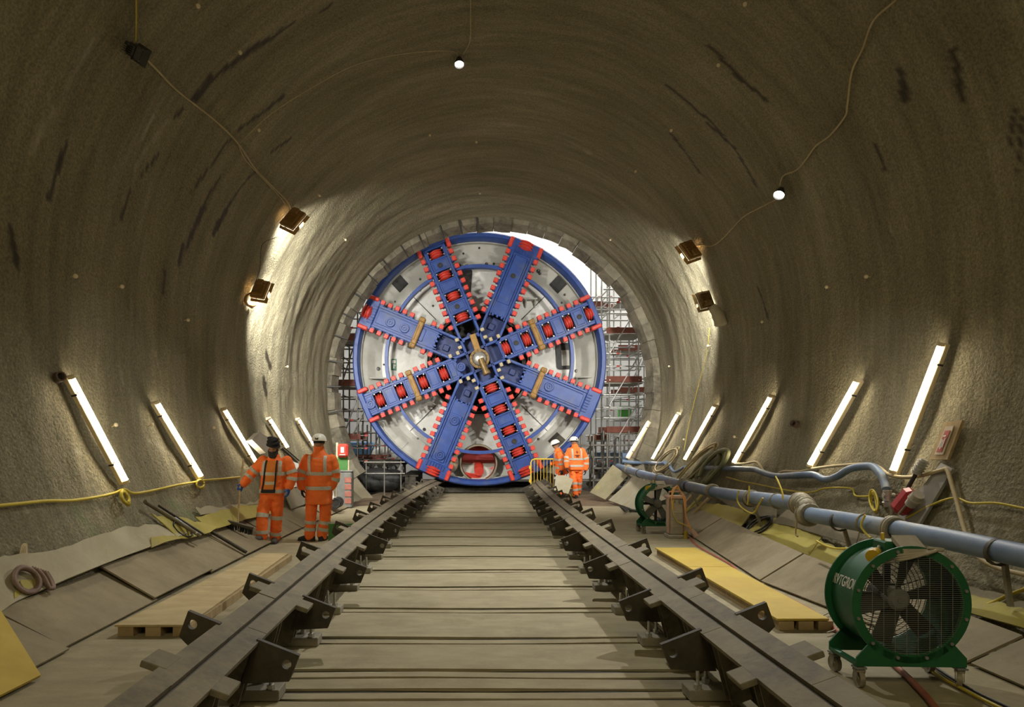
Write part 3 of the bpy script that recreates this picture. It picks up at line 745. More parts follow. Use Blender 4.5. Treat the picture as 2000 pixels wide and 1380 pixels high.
b = MB(); b.beam((-0.03, -0.06, 0.18), (-0.22, -0.02, 0.75), 0.19, 0.08, up=(0, -1, 0), b=.01); tobj('hub_bar', b, OCHRE)
b = MB(); b.ball((0, 0, 0), (0.25, 0.12, 0.32), 12, 8); x, z = on_face(880, 903); tobj('muck_lump', b, GFABR, M=T(0, 0, TR) @ T(x, 0.15, z))
# ------------------------------------------------------------------ collar at the tunnel mouth
mb = MB()
COLM = mat('dirty_shutter', (0.085, 0.075, 0.052), (0.17, 0.15, 0.105), 3, 0.9, bump=0.5, bscale=14, dirt=(0.05, 0.042, 0.028)); COLM2 = mat('pale_dirty_shutter', (0.13, 0.115, 0.08), (0.22, 0.195, 0.14), 3, 0.9, bump=0.5, bscale=14, dirt=(0.07, 0.06, 0.04))
col_root = thing('trim_2', None, None, (axx(Y_END), Y_END, 0), 0); col_root['kind'] = 'structure'
NCOL = 40
for i in range(NCOL):
    a0 = -34+248*i/NCOL; a1 = -34+248*(i+1)/NCOL-0.05; am = (a0+a1)/2
    r1 = rho(am)+0.02; r0 = 4.50+random.uniform(-0.035, 0.035)+(0.03 if am > 60 else 0)
    ya, yb = Y_END-0.06+random.uniform(-.05, .05), Y_END+0.42+random.uniform(-0.05, .1)
    b = MB(); vs = []
    for a in (a0, (a0+a1)/2, a1):
        c, s = math.cos(math.radians(a)), math.sin(math.radians(a)); j = random.uniform(-.02, .02)
        for (r, y) in ((r1, ya), (r0+0.12+j, ya+0.06), (r0+j, yb), (r1, yb)): vs.append((axx(Y_END)+r*c, y, AXZ+r*s))
    fs = [(k*4+q, k*4+(q+1) % 4, (k+1)*4+(q+1) % 4, (k+1)*4+q) for k in range(2) for q in range(4)]+[(3, 2, 1, 0), (8, 9, 10, 11)]
    b.add(vs, fs); obj('shutter_panel', b, COLM if i % 3 else COLM2, col_root, world=True, smooth=20)
RB = []
for i, a in enumerate([96, 102, 109, 117, 124, 132, 139, 147, 155, 163, 172, 181, 190]):
    b = MB(); c, s = math.cos(math.radians(a)), math.sin(math.radians(a))
    b.cyl((axx(Y_END)+4.85*c, Y_END-0.12, AXZ+4.85*s), (axx(Y_END)+4.42*c, Y_END-0.05+0.12*random.random(), AXZ+4.42*s), 0.022, n=6); obj('rebar_stub', b, BLACK, col_root, world=True)
b = MB(); b.lathe([(4.80, 0), (5.1, 0), (5.1, 0.5), (4.86, 0.5)], 64, T(axx(Y_END), Y_END+0.02, AXZ) @ Matrix(((1, 0, 0, 0), (0, 0, 1, 0), (0, -1, 0, 0), (0, 0, 0, 1))), 0, 360, True); struct('trim_1', b, GFABR)
# ------------------------------------------------------------------ shaft beyond the tunnel
mb = MB(); mb.grid(lambda u, v: (-11+26*u, 30.0+0.25*mnoise.noise((u*9, v*6, 0))+0.12*mnoise.noise((u*25, v*9, 3)), -0.1+14*v), 60, 40); struct('wall_back', mb, SHEET)
mb = MB(); mb.grid(lambda u, v: (-9.5+0.2*mnoise.noise((u*9, v*6, 5)), 20.2+10*u, -0.1+14*v), 24, 20); struct('wall_left', mb, mat('shaft_concrete_left', (0.36, 0.33, 0.28), (0.46, 0.43, 0.37), 1, 0.9))
mb = MB(); mb.grid(lambda u, v: (13+0.2*mnoise.noise((u*9, v*6, 8)), 20.2+10*u, -0.1+14*v), 24, 20); struct('wall_right', mb, SHEET)
mb = MB()
for (x0, x1, z0, z1) in ((-10, 14, 8.2, 14), (-10, axx(19.7)-5, -0.1, 8.2), (axx(19.7)+5, 14, -0.1, 8.2)): mb.box(((x0+x1)/2, 20.05, (z0+z1)/2), (x1-x0, 0.3, z1-z0))
struct('wall_front', mb, mat('headwall', (0.3, 0.28, 0.24)))
# ------------------------------------------------------------------ lights of the tunnel
UPV = Vector((0, 0, 1))
def batten(px0, px1, label):
    p0, p1 = W(*px1, 0.03), W(*px0, 0.03)           # bottom, top
    n = (inward(p0)+inward(p1)).normalized()
    ax = (p1-p0).normalized(); L = (p1-p0).length
    n = (n-ax*n.dot(ax)).normalized(); x = ax.cross(n)
    root = thing('tube_light', label, 'light', p0, 0, 'tube lights along the tunnel walls')
    M = frame((0, 0, 0), x, n, ax)                  # local z along the fitting, y out of the wall
    b = MB(); b.box((0, 0.035, L/2), (0.075, 0.05, L), b=0.006); obj('housing', b, CREAM, root, M=M)
    b = MB(); b.tube([(0, 0.10, 0.03+i*(L-0.06)/4) for i in range(5)], 0.0195, 12); obj('tube', b, TUBEE, root, M=M)
    for z in (0.015, L-0.015):
        b = MB(); b.cyl((0, 0.10, z-0.02), (0, 0.10, z+0.02), 0.026, n=12); b.box((0, 0.07, z), (0.05, 0.05, 0.035)); obj('end_cap', b, CREAM, root, M=M)
    for f in (0.2, 0.85):
        b = MB(); b.box((0, 0.04, L*f), (0.086, 0.062, 0.02)); obj('clip', b, BLACK, root, M=M)
ords = ['nearest', 'second', 'third', 'fourth', 'fifth', 'sixth']
for i, (a, c) in enumerate([((122, 737), (233, 945)), ((293, 787), (383, 935)), ((428, 800), (494, 908)), ((518, 818), (555, 876)), ((576, 819), (607, 871))]):
    batten(a, c, f'{ords[i]} of the five glowing tube lights on the wall beside the broom sweeper')
for i, (a, c) in enumerate([((1855, 672), (1757, 925)), ((1688, 743), (1592, 912)), ((1516, 774), (1441, 906)), ((1404, 793), (1344, 899)), ((1331, 808), (1280, 897)), ((1272, 825), (1229, 897))]):
    batten(a, c, f'{ords[i]} of the six glowing tube lights on the wall above the blue pipe')
def flood(px, py, aim, w, h, label, m, power, off=0.28, lit=True, spread=None, roll=0):
    w, h = (w*1.25, h*1.25) if lit else (w, h)
    p = W(px, py, off); w0 = W(px, py, 0.0)
    d = (Vector(aim)-p).normalized()
    z = d; x = z.cross(inward(p))
    x = x.normalized(); y = z.cross(x)
    root = thing('flood_light', label, 'light', p, 0)
    M = frame((0, 0, 0), x, y, z) @ RZ(roll)
    b = MB(); b.box((0, 0, 0), (w, h, 0.07), b=0.012); b.box((0, 0, -0.045), (w*0.8, h*0.7, 0.03), b=.01)
    for i in range(5): b.box((-w*.32+w*.16*i, 0, -0.07), (0.008, h*.66, 0.04))
    b.add([(-w/2, -h/2, .035), (w/2, -h/2, .035), (w/2+.03, -h/2-.03, .1), (-w/2-.03, -h/2-.03, .1), (-w/2, h/2, .035), (w/2, h/2, .035), (w/2+.03, h/2+.03, .1), (-w/2-.03, h/2+.03, .1)],
          [(0, 1, 2, 3), (5, 4, 7, 6), (1, 5, 6, 2), (4, 0, 3, 7)])
    obj('housing', b, m, root, M=M)
    b = MB(); b.box((0, 0, 0.042), (w*0.86, h*0.84, 0.012)); obj('glass', b, FLOODE if lit else BLACK, root, M=M)
    b = MB(); b.box((-w*.3, 0, -0.085), (w*.3, h*.4, 0.05), b=.01); obj('gear_box', b, m, root, M=M)
    q = w0-p
    b = MB()
    for s in (-1, 1):
        e = x*s*(w/2+0.015); b.tube([e, e+q*0.5, q*0.9+e*0.9], 0.010, 6)
    b.beam(q*0.9-x*w*.5, q*0.9+x*w*.5, 0.03, 0.012); obj('yoke', b, BLACK, root)
    if lit and power:
        lamp('AREA', p+d*0.06, power, COOL, p+d*3, w*.86, h*.84, spread=spread or math.radians(118))
    return root
flood(572, 427, (-2.2, 21.0, 2.2), 0.34, 0.26, 'bronze flood light at the end of the long sagging cable on the wall', LAMPB, 190)
flood(508, 565, (-2.4, 21.0, 1.6), 0.30, 0.24, 'bronze flood light with a coil of cable hanging under it', LAMPB, 190)
flood(1348, 488, (3.0, 21.0, 2.2), 0.32, 0.26, 'brown flood light jutting from the wall above a smaller one, nearest the wall shadow', LAMPB, 130)
flood(1377, 585, (3.6, 24.0, 2.0), 0.28, 0.24, 'square flood light beside a pale hanging bag on the wall', BRASS, 85)
flood(262, 100, (1.0, 16.0, 6.0), 0.13, 0.17, 'unlit black lamp hung from a cable high on the wall', BLACK, 0, lit=False, off=.16)
def spot_lamp(px, py, label, power):
    p = W(px, py, 0.16); d = (Vector((p.x*.35, p.y-2.8, 0))-p).normalized()
    root = thing('spot_lamp', label, 'light', p)
    x = d.orthogonal().normalized(); M = frame((0, 0, 0), x, d.cross(x), d)
    b = MB(); b.lathe([(0.0, -0.12), (0.04, -0.12), (0.075, -0.02), (0.085, 0.03), (0.078, 0.03), (0.07, -0.01)], 20); obj('housing', b, BLACK, root, M=M)
    b = MB(); b.lathe([(0.0, 0.03), (0.045, 0.024), (0.072, 0.0)], 20); obj('bulb_glass', b, FLOODE, root, M=M)
    q = W(px, py, 0)-p; b = MB(); b.tube([(0, 0, 0), q*.5+Vector((0, .02, 0)), q], 0.012, 6); obj('stem', b, BLACK, root)
    lamp('AREA', p+d*0.05, power, COOL, p+d*3, 0.14, spread=math.radians(85))
spot_lamp(897, 124, 'dazzling round lamp on the crown of the tunnel', 95)
spot_lamp(1522, 379, 'dazzling round lamp on the wall at a bend of a thin cable', 62)
# ------------------------------------------------------------------ wall things
peg = thing('marker_peg', 'pale peg at the top edge of the picture, toward the unlit black lamp', 'peg', W(380, 7, 0), 0, 'pale marker pegs in the tunnel lining')
PEGM = mat('peg_cap', (0.62, 0.52, 0.34), rough=.6)
b = MB(); b.ball((0, 0.085, 0), 0.026, 10, 7); obj('cap', b, PEGM, peg)
b = MB(); b.cyl((0, -0.01, 0), (0, 0.08, 0), 0.007, n=6); obj('stem', b, BCAB, peg)
def aim_rot(o, n): o.rotation_euler = Vector(n).to_track_quat('Y', 'Z').to_euler()
aim_rot(peg, inward(peg.location)*1+Vector((0, -.5, 0)))
for q, l in [((463, 98), 'pale peg above the dark streak beside the long sagging cable'),
          ((620, 378), 'pale peg just above the upper bronze flood light'),
          ((671, 465), 'pale peg in the lit lining above the machine, flood light side'),
          ((218, 833), 'pale peg between the two nearest wall lights by the sweeper'),
          ((230, 560), 'pale higher peg on the bare wall above the second wall light by the sweeper'),
          ((138, 540), 'pale peg on the bare wall straight above the nearest pipe stub'),
          ((360, 625), 'pale peg between the lower bronze flood light and the second wall light'),
          ((289, 832), 'pale peg touching the second wall light by the sweeper'),
          ((411, 838), 'pale peg beside the third wall light by the sweeper'),
          ((930, 272), 'pale peg on the crown between crown lamp and machine'),
          ((838, 258), 'pale peg on the crown a little toward the sweeper side of the middle one'),
          ((1195, 465), 'pale peg in the lining above the white sheeting beyond the machine'),
          ((1408, 122), 'pale peg high above the dazzling wall lamp'),
          ((1460, 3), 'pale peg at the very top of the picture above the wall lamp'),
          ((1622, 560), 'pale peg on the dark wall above the second wall light over the blue pipe'),
          ((1700, 540), 'pale peg on the dark wall above the nearest wall light over the blue pipe'),
          ((1495, 628), 'pale peg above the third wall light over the blue pipe'),
          ((1440, 855), 'pale peg between the third and fourth wall lights over the blue pipe'),
          ((1340, 860), 'pale peg between the fourth and fifth wall lights over the blue pipe'),
          ((556, 716), 'pale peg low in the brightly lit patch beside the machine'),
          ((1388, 675), 'pale peg just under the pale hanging bag'),
          ((1311, 715), 'pale peg near the mouth, on the wall behind the thin yellow line'),
          ((1315, 250), 'pale peg up the wall toward the crown from the dazzling wall lamp'),
          ((937, 373), 'pale peg on the crown nearest the mouth collar'),
          ((500, 250), 'pale peg beside the second strand of sagging cable'),
          ((1245, 330), 'pale peg on the crown between machine and dazzling wall lamp')]:
    o = dup(peg, W(*q, 0), label=l); aim_rot(o, inward(o.location)+Vector((0, -.5, 0)))
def cable(name, label, pts, r, m, cat, group=None, k=5, n=7):
    b = MB(); b.tube(spline(pts, k), r, n); o = obj(name, b, m, smooth=60)
    return tag(o, label, cat, group)
def wp(lst, off=0.03): return [W(*q, off) for q in lst]
def hang(lst, off=0.03): return wp(lst, off)
cable('hanging_cable', 'thin yellow cable hanging down to the unlit black lamp', wp([(266, -40), (266, 10), (266, 50), (265, 80)], .05), 0.008, YCAB, 'cable')
cable('lamp_cable', 'long sagging cable from the black lamp down to the bronze flood light', wp([(268, 85), (282, 110), (310, 140), (350, 180), (420, 235), (465, 280), (495, 325), (520, 352), (560, 392), (570, 415)], .05), 0.012, BCAB, 'cable')
cable('lamp_cable', 'second strand of cable running beside the long sagging one', wp([(466, 281), (478, 310), (510, 345), (545, 382), (556, 397)], .08), 0.007, BCAB, 'cable')
cable('crown_cable', 'thin cable looping up from the sagging cable to the crown lamp', wp([(468, 280), (530, 222), (620, 165), (700, 125), (790, 105), (880, 100), (896, 115)], .04), 0.005, BCAB, 'cable')
cable('crown_cable', 'thin cable coming straight down to the crown lamp', wp([(919, -30), (919, 30), (918, 80), (905, 105)], .05), 0.007, BCAB, 'cable')
cable('wall_cable', 'long beige cable dropping from the tunnel crown to the dazzling wall lamp', wp([(1760, -15), (1748, 2), (1706, 40), (1685, 95), (1664, 140), (1655, 205), (1650, 228), (1620, 265), (1593, 285), (1575, 310), (1555, 332), (1530, 343), (1523, 362)], .05), 0.012, BCAB, 'cable')
cable('wall_cable', 'cable running from the dazzling wall lamp to the brown flood light', wp([(1518, 388), (1485, 405), (1450, 425), (1412, 465), (1390, 480), (1368, 478), (1355, 484)], .05), 0.010, BCAB, 'cable')
cable('link_cable', 'thin cable looping between the two bronze flood lights', wp([(556, 440), (552, 455), (535, 465), (512, 478), (508, 520), (500, 548)], .05), 0.007, KCAB, 'cable')
cable('drop_cable', 'thin yellow line hanging from the pale bag down to the hose coils', wp([(1386, 640), (1380, 690), (1362, 760), (1345, 830), (1336, 880)], .06), 0.006, YCAB, 'cable')
cable('wall_cable', 'yellow cable clipped along the wall below the near tube lights', wp([(-60, 995), (0, 987), (40, 983), (90, 978), (140, 977), (190, 970), (225, 962), (242, 955), (262, 963), (300, 957), (345, 947), (375, 942), (393, 938), (430, 935), (470, 931)], .04), 0.017, YCAB, 'cable')
cable('wall_cable', 'thin yellow cable sagging along the wall above the blue pipe', wp([(1419, 931), (1452, 940), (1484, 946), (1517, 953), (1567, 961), (1593, 959), (1612, 953), (1661, 953), (1670, 967), (1690, 969), (1708, 966)], .05), 0.011, YCAB, 'cable')
cable('wall_cable', 'yellow cable running past the red socket box out along the wall', wp([(1771, 1011), (1821, 985), (1864, 972), (1896, 982), (1945, 982), (2000, 992), (2060, 1000)], .06), 0.012, YCAB, 'cable')
cable('bank_cable', 'yellow cable trailing from behind the near green fan up the bank', wp([(1880, 1195), (1930, 1180), (1975, 1160), (2030, 1140)], .12), 0.016, YCAB, 'cable')
cable('beige_hose', 'beige hose looping over the blue hose and down past the red socket box', wp([(1430, 905), (1455, 905), (1478, 902), (1492, 920), (1510, 930), (1530, 920), (1560, 921), (1595, 914), (1650, 908), (1705, 907), (1734, 925), (1757, 931), (1792, 930), (1838, 918), (1850, 918), (1861, 953), (1867, 973), (1882, 1028), (1888, 1045), (1907, 1083), (1945, 1107), (2000, 1121), (2050, 1130)], .09), 0.021, BCAB, 'hose')
blue_h = cable('blue_hose', 'thick blue grey hose snaking along the wall to a steel valve', wp([(1376, 913), (1400, 914), (1469, 916), (1484, 920), (1515, 929), (1560, 927), (1589, 927), (1612, 936), (1635, 930), (1661, 915), (1699, 910), (1716, 921), (1727, 940), (1731, 955)], .14), 0.047, PIPEB, 'hose', n=12)
cable('blue_hose', 'short bent length of blue hose beside the olive hose', wp([(1308, 905), (1311, 915), (1318, 921), (1330, 916), (1338, 911)], .12), 0.035, PIPEB, 'hose', n=10)
cable('blue_hose', 'blue hose along the foot of the farthest wall light', wp([(1215, 900), (1240, 903), (1262, 903), (1285, 905), (1300, 903)], .12), 0.05, PIPEB, 'hose', n=10)
v = W(1733, 962, .14)
vt = thing('valve', 'steel hose valve hanging at the end of the blue hose', 'valve', v)
b = MB(); b.cyl((0, 0, .03), (0, 0, -.09), .045, n=12); b.cyl((-.05, 0, -.03), (.07, -.02, -.03), .03, n=10); b.cyl((0, 0, -.09), (.02, 0, -.14), .055, n=12); obj('valve_body', b, SILVER, vt)
b = MB(); b.box((.1, -.02, -.03), (.02, .13, .04), b=.008); obj('handle', b, BRASS, vt)
def coil(name, label, pa, pb, wpx, n, r, m, cat, off=0.08, k=20, group=None, spread=0.45):
    b = MB(); rnd = random.Random(int(pa[0]*7+pb[1]))
    ux, uy = pb[0]-pa[0], pb[1]-pa[1]; L = math.hypot(ux, uy); ux /= L; uy /= L
    for i in range(n):
        s = 1+rnd.uniform(-spread, spread)*0.5; wv = wpx*(1+rnd.uniform(-spread, spread)); sh = rnd.uniform(-.06, .06)*L
        c = ((pa[0]+pb[0])/2+ux*sh, (pa[1]+pb[1])/2+uy*sh)
        pts = []
        for j in range(k):
            a = 2*math.pi*j/k; q = math.cos(a)*L/2*s; w = math.sin(a)*wv/2
            pts.append(W(c[0]+ux*q-uy*w, c[1]+uy*q+ux*w, off+r*2*(i % 3)+rnd.uniform(0, r)))
        b.tube(pts, r, 7, closed=True)
    # the tie that holds it
    t = W(*pb, off); b.ball(t, r*2.4, 8, 6)
    return tag(obj(name, b, m, smooth=60), label, cat, group)
coil('hose_coil', 'beige hose coil hung on the wall, nearest the tunnel mouth', (1277, 922), (1321, 878), 15, 4, .018, BCAB, 'hose')
coil('hose_coil', 'long beige hose coil hung between the third and fourth wall lights', (1318, 948), (1397, 870), 17, 4, .018, BCAB, 'hose')
b = MB()
for i, (dx, dy) in enumerate(((0, 0), (7, 3), (-4, 6), (14, -4))):
    b.tube(spline(wp([(1352+dx, 932+dy*.4), (1362+dx, 912+dy), (1384+dx, 889+dy), (1402+dx, 880+dy*.5), (1409+dx, 888+dy), (1400+dx, 908+dy), (1384+dx*.8, 928+dy), (1370+dx*.7, 944+dy)], .09+.03*i), 6), .040, 9)
tag(obj('olive_hose', b, GHOSE, smooth=60), 'bundle of thick olive green hose arched over the wall above the blue pipe', 'hose')
coil('cable_coil', 'yellow cable coil under the nearest wall light by the broom sweeper', (238, 957), (250, 983), 12, 4, .014, YCAB, 'cable')
coil('cable_coil', 'small yellow cable coil under the second wall light by the broom sweeper', (388, 938), (395, 952), 14, 3, .013, YCAB, 'cable')
coil('cable_coil', 'yellow cable coil hanging beside the red socket box', (1703, 958), (1710, 998), 12, 4, .010, YCAB, 'cable')
coil('cable_coil', 'ochre cable coil hanging under the lower bronze flood light', (491, 572), (491, 598), 24, 4, .016, OCHRE, 'cable', spread=.1)
coil('cable_coil', 'black cable bundle lying on the yellow membrane behind the heater', (1460, 1040), (1503, 1013), 20, 7, .014, KCAB, 'cable', off=.12)
b = MB()
for i in range(6):
    pts = []
    for j in range(22):
        a = 2*math.pi*j/22
        pts.append(W(50+(23+(i*7 % 5))*math.cos(a)+(i*5 % 7)*.6, 1131+(21+(i*3 % 5))*math.sin(a)+6*math.cos(a)+(i*3 % 4)*.5, .13+.008*(i*5 % 6)))
    b.tube(pts, .017, 7, closed=True)
for i in range(7): b.tube(spline(wp([(62+i*5, 1107+i*1.5), (78+i*4, 1122+i*2), (90+i*2.5, 1142+i), (100-i, 1148)], .15+.01*(i % 3)), 4), .016, 7)
tag(obj('hose_coil', b, MAUVE, smooth=60), 'faded maroon hose coil lying on the pale geotextile', 'hose')
b = MB()
for i in range(5): b.tube(spline(wp([(38+i*3, 1085-i), (42+i*2, 1066), (48+i, 1062), (51+i*.5, 1078), (46+i*2, 1086)], .06), 4), .006, 6)
tag(obj('rope_hank', b, BCAB, smooth=60), 'small hank of beige rope on the wall above the hose coil', 'rope')
def wall_cap(px, py, label):
    p = W(px, py, .0); r = thing('pipe_stub', label, 'pipe', p); n = (inward(p)+Vector((0, -.6, 0))).normalized(); x = n.orthogonal().normalized(); M = frame((0, 0, 0), x, n.cross(x), n)
    b = MB(); b.lathe([(.0, .06), (.035, .06), (.04, .10), (.055, .10), (.06, 0.0)], 16); obj('rim', b, mat('rusty_brown', (.08, .05, .035), (.13, .08, .055), 8), r, M=M)
    b = MB(); b.lathe([(0, .061), (.034, .061)], 12); obj('bore', b, BLACK, r, M=M)
wall_cap(110, 738, 'rusty pipe stub at the top of the nearest wall light by the broom sweeper')
wall_cap(1556, 829, 'dark rubber pipe stub between the third and second wall lights above the blue pipe')
def pq(c, u, v): return c[0]*(1-u)*(1-v)+c[1]*u*(1-v)+c[2]*u*v+c[3]*(1-u)*v
def board(name, label, pts, th, m, cat, group=None, parent=None, out=None):
    """flat board with its four corners at pts (counter-clockwise seen from its face), th thick behind the face"""
    pts = [Vector(p) for p in pts]; n = (pts[1]-pts[0]).cross(pts[3]-pts[0]).normalized()
    if out is not None and n.dot(out) < 0: n = -n
    b = MB(); vs = pts+[p-n*th for p in pts]
    fs = [(0, 1, 2, 3), (7, 6, 5, 4), (0, 4, 5, 1), (1, 5, 6, 2), (2, 6, 7, 3), (3, 7, 4, 0)]
    nn = (pts[1]-pts[0]).cross(pts[3]-pts[0])
    if nn.dot(n) < 0: fs = [f[::-1] for f in fs]
    b.add(vs, fs); o = obj(name, b, m, parent, world=parent is not None, smooth=0)
    if parent is None: tag(o, label, cat, group)
    return o, n
# wooden notice board with a red card in a clear wallet
cs = wp([(1815, 897), (1850, 897), (1879, 820), (1844, 824)], .07)
nb = thing('notice_board', 'timber notice board with a red card in a clear wallet on the wall', 'sign', cs[0])
board('backboard', None, cs, .03, TIMBER, None, parent=nb, out=inward(cs[0]))
n_ = inward(cs[0])
c2 = [pq(cs, u, v)+n_*.012 for u, v in ((.25, .12), (.72, .12), (.72, .86), (.25, .86))]; board('wallet', None, c2, .008, CLEAR, None, parent=nb, out=n_)
c2 = [pq(cs, u, v)+n_*.018 for u, v in ((.32, .18), (.62, .18), (.66, .74), (.36, .74))]; board('red_card', None, c2, .004, mat('red_card', (.36, .06, .05), (.42, .10, .08), 30), None, parent=nb, out=n_)
for (u0, u1, v0, v1) in ((.38, .42, .3, .52), (.46, .50, .26, .5), (.54, .58, .3, .55), (.40, .56, .58, .62)):
    c2 = [pq(cs, u, v)+n_*.022 for u, v in ((u0, v0), (u1, v0), (u1, v1), (u0, v1))]; board('card_print', None, c2, .003, WHITEB, None, parent=nb, out=n_)
# red socket box on a grey panel
cs = wp([(1752, 1012), (1795, 1024), (1860, 915), (1838, 903)], .06)
sk = thing('socket_panel', 'grey panel with a red power socket box beside the notice board', 'socket', cs[0])
board('backplate', None, cs, .03, mat('grey_panel', (.24, .23, .21), (.31, .30, .27), 4), None, parent=sk, out=inward(cs[0]))
p0, p1 = W(1752, 1000, .16), W(1786, 958, .16); b = MB(); b.beam(p0, p1, .17, .17, up=inward(p0), b=.04); obj('socket_box', b, mat('socket_red', (.34, .025, .03), (.40, .04, .04), 8, .4), sk, world=True)
q0 = W(1778, 985, .26); q1 = W(1794, 965, .30); b = MB(); b.cyl(q0, q1, .055, .06, 14); b.cyl(q0+(q1-q0)*.5, q0+(q1-q0)*.62, .068, n=14); obj('socket_cap', b, GREYPL, sk, world=True)
q0, q1, q2 = W(1772, 955, .14), W(1789, 925, .16), W(1806, 897, .15); b = MB(); b.tube([q0, (q0+q1)/2, q1], .022, 8); obj('lead', b, BLACK, sk, world=True)
b = MB(); b.cyl(q1, q2, .05, .04, 12)
for i in range(5): b.cyl(q1+(q2-q1)*(.1+.18*i), q1+(q2-q1)*(.18+.18*i), .058, n=12)
obj('plug', b, SILVER, sk, world=True)
b = MB(); b.beam(W(1755, 1003, .25), W(1770, 985, .26), .03, .01); obj('strap', b, GREYPL, sk, world=True)
# pale bag on the wall
p = W(1402, 612, .14)
b = MB(); b.tube(spline([p+Vector(q) for q in ((-.12, 0, .17), (-.09, 0, .12), (-.03, 0, .02), (.03, 0, -.1), (.06, 0, -.2), (.07, 0, -.25))], 3), [.03]+[.07]*2+[.10]*4+[.12]*4+[.13]*3+[.11, .07], 12)
bg = obj('hanging_bag', b, GFLEECE, smooth=60); tag(bg, 'pale cloth bag hanging under the square flood light', 'bag')
# white boards leaning on the wall behind the men
cs = [W(492, 858, .22), W(519, 884, .22), W(529, 857, .22), W(507, 843, .22)]
board('white_boxboard', 'white board propped on the wall behind the turbaned man', cs, .12, WHITEB, 'board', out=inward(cs[0])+Vector((0, -1, .2)))
cs = [W(576, 950, .12), W(590, 950, .12), W(583, 905, .16), W(570, 900, .16)]
board('white_board', 'narrow white board leaning on the wall between the two men', cs, .02, WHITEB, 'board', out=inward(cs[0])+Vector((0, -1, 0)))
for i, (a, c, r) in enumerate((((549, 874), (580, 902), .028), ((553, 872), (584, 899), .016))):
    cable('steel_bar', ('thick', 'thin')[i]+' dark bar leaning on the wall behind the turbaned man', [W(*a, .12), W((a[0]+c[0])/2, (a[1]+c[1])/2, .12), W(*c, .12)], r, RAILD, 'bar')
# bars on the bank
for i, (a, c, r, m, l) in enumerate((((283, 979), (392, 1046), .026, RAIL, 'long steel bar lying down the bank onto the scuffed boards'), ((310, 987), (398, 1043), .015, KCAB, 'black rod lying beside the long steel bar on the bank'),
                                     ((340, 1010), (385, 1042), .020, GALV, 'short grey rod lying beside the long steel bar on the bank'))):
    cable('steel_bar', l, [W(*a, .10), W((a[0]*.5+c[0]*.5), (a[1]+c[1])/2, .13), W(*c, .24)], r, m, 'bar')
cable('steel_bar', 'dark bar lying in the joint between the scuffed boards', [Vector((-3.62, 9.72, .37)), Vector((-3.35, 9.66, .23)), Vector((-3.06, 9.60, .08))], .025, RAILD, 'bar')
coil('cable_coil', 'loop of black cable beside the bars on the bank', (342, 1022), (374, 1046), 16, 2, .012, KCAB, 'cable', off=.1)
# ------------------------------------------------------------------ boards and membranes on the banks
XE_L = lambda y: axx(y)-3.53
for i, (a, c, dz, l) in enumerate([(1.6, 3.66, .0, 'nearest scuffed ply board on the bank beside the yellow corner sheet'), (3.70, 5.33, .0, 'large scuffed ply board below the maroon hose coil'), (5.37, 6.98, .0, 'scuffed ply board beside the raw plywood walkway front'),
                                   (6.9, 8.45, .035, 'ply board with a pale worn edge, third along the bank'), (8.4, 9.56, .01, 'ply board between the worn edged board and the bar'), (9.62, 11.2, .01, 'brown ply board under the broom head'), (11.25, 12.7, .0, 'ply board behind the two orange clad men'), (12.75, 14.6, 0, 'ply board just before the white trolley'), (14.65, 17.1, 0, 'farthest ply board on the bank, under the white trolley and grey drum')]):
    j = [random.uniform(-.03, .03) for _ in range(4)]
    e = .02 if i % 2 else 0.0
    pts = [(XE_L(a)+j[0], a, .03+dz), (XE_L(c)+j[0], c, .03+dz), (XE_L(c)-.57+j[1], c+j[3]*.5, .335+dz+j[2]*.5), (XE_L(a)-.57+j[1], a+j[3]*.5, .335+dz+j[2]*.5)]
    board('ply_board', l, pts, .018, PLY, 'board', 'scuffed ply boards along the sweeper bank', out=Vector((.5, 0, 1)))
def xe_r(y): return float(np.interp(y, [3, 5, 7.9, 11.6, 14.5, 19], [3.72, 3.70, 3.44, 3.88, 4.12, 4.35]))
for i, (a, c, l) in enumerate([(2.6, 4.98, 'nearest scuffed ply board beyond the near green fan'), (5.02, 7.90, 'broad scuffed ply board behind the near green fan'), (7.95, 11.55, 'long scuffed ply board beside the yellow walkway'), (11.6, 14.3, 'scuffed ply board beside the heater on the fan bank'), (14.35, 16.6, 'pale ply board on the bank near the tunnel mouth')]):
    pts = [(xe_r(a), a, .03), (xe_r(c), c, .03), (xe_r(c)+float(np.interp(c, [5, 7.9], [.41, .50])), c, float(np.interp(c, [5, 7.9], [.22, .34]))), (xe_r(a)+float(np.interp(a, [5, 7.9], [.41, .50])), a, float(np.interp(a, [5, 7.9], [.22, .34])))]
    board('ply_board', l, pts, .018, PLY, 'board', 'scuffed ply boards along the fan bank', out=Vector((-.5, 0, 1)))
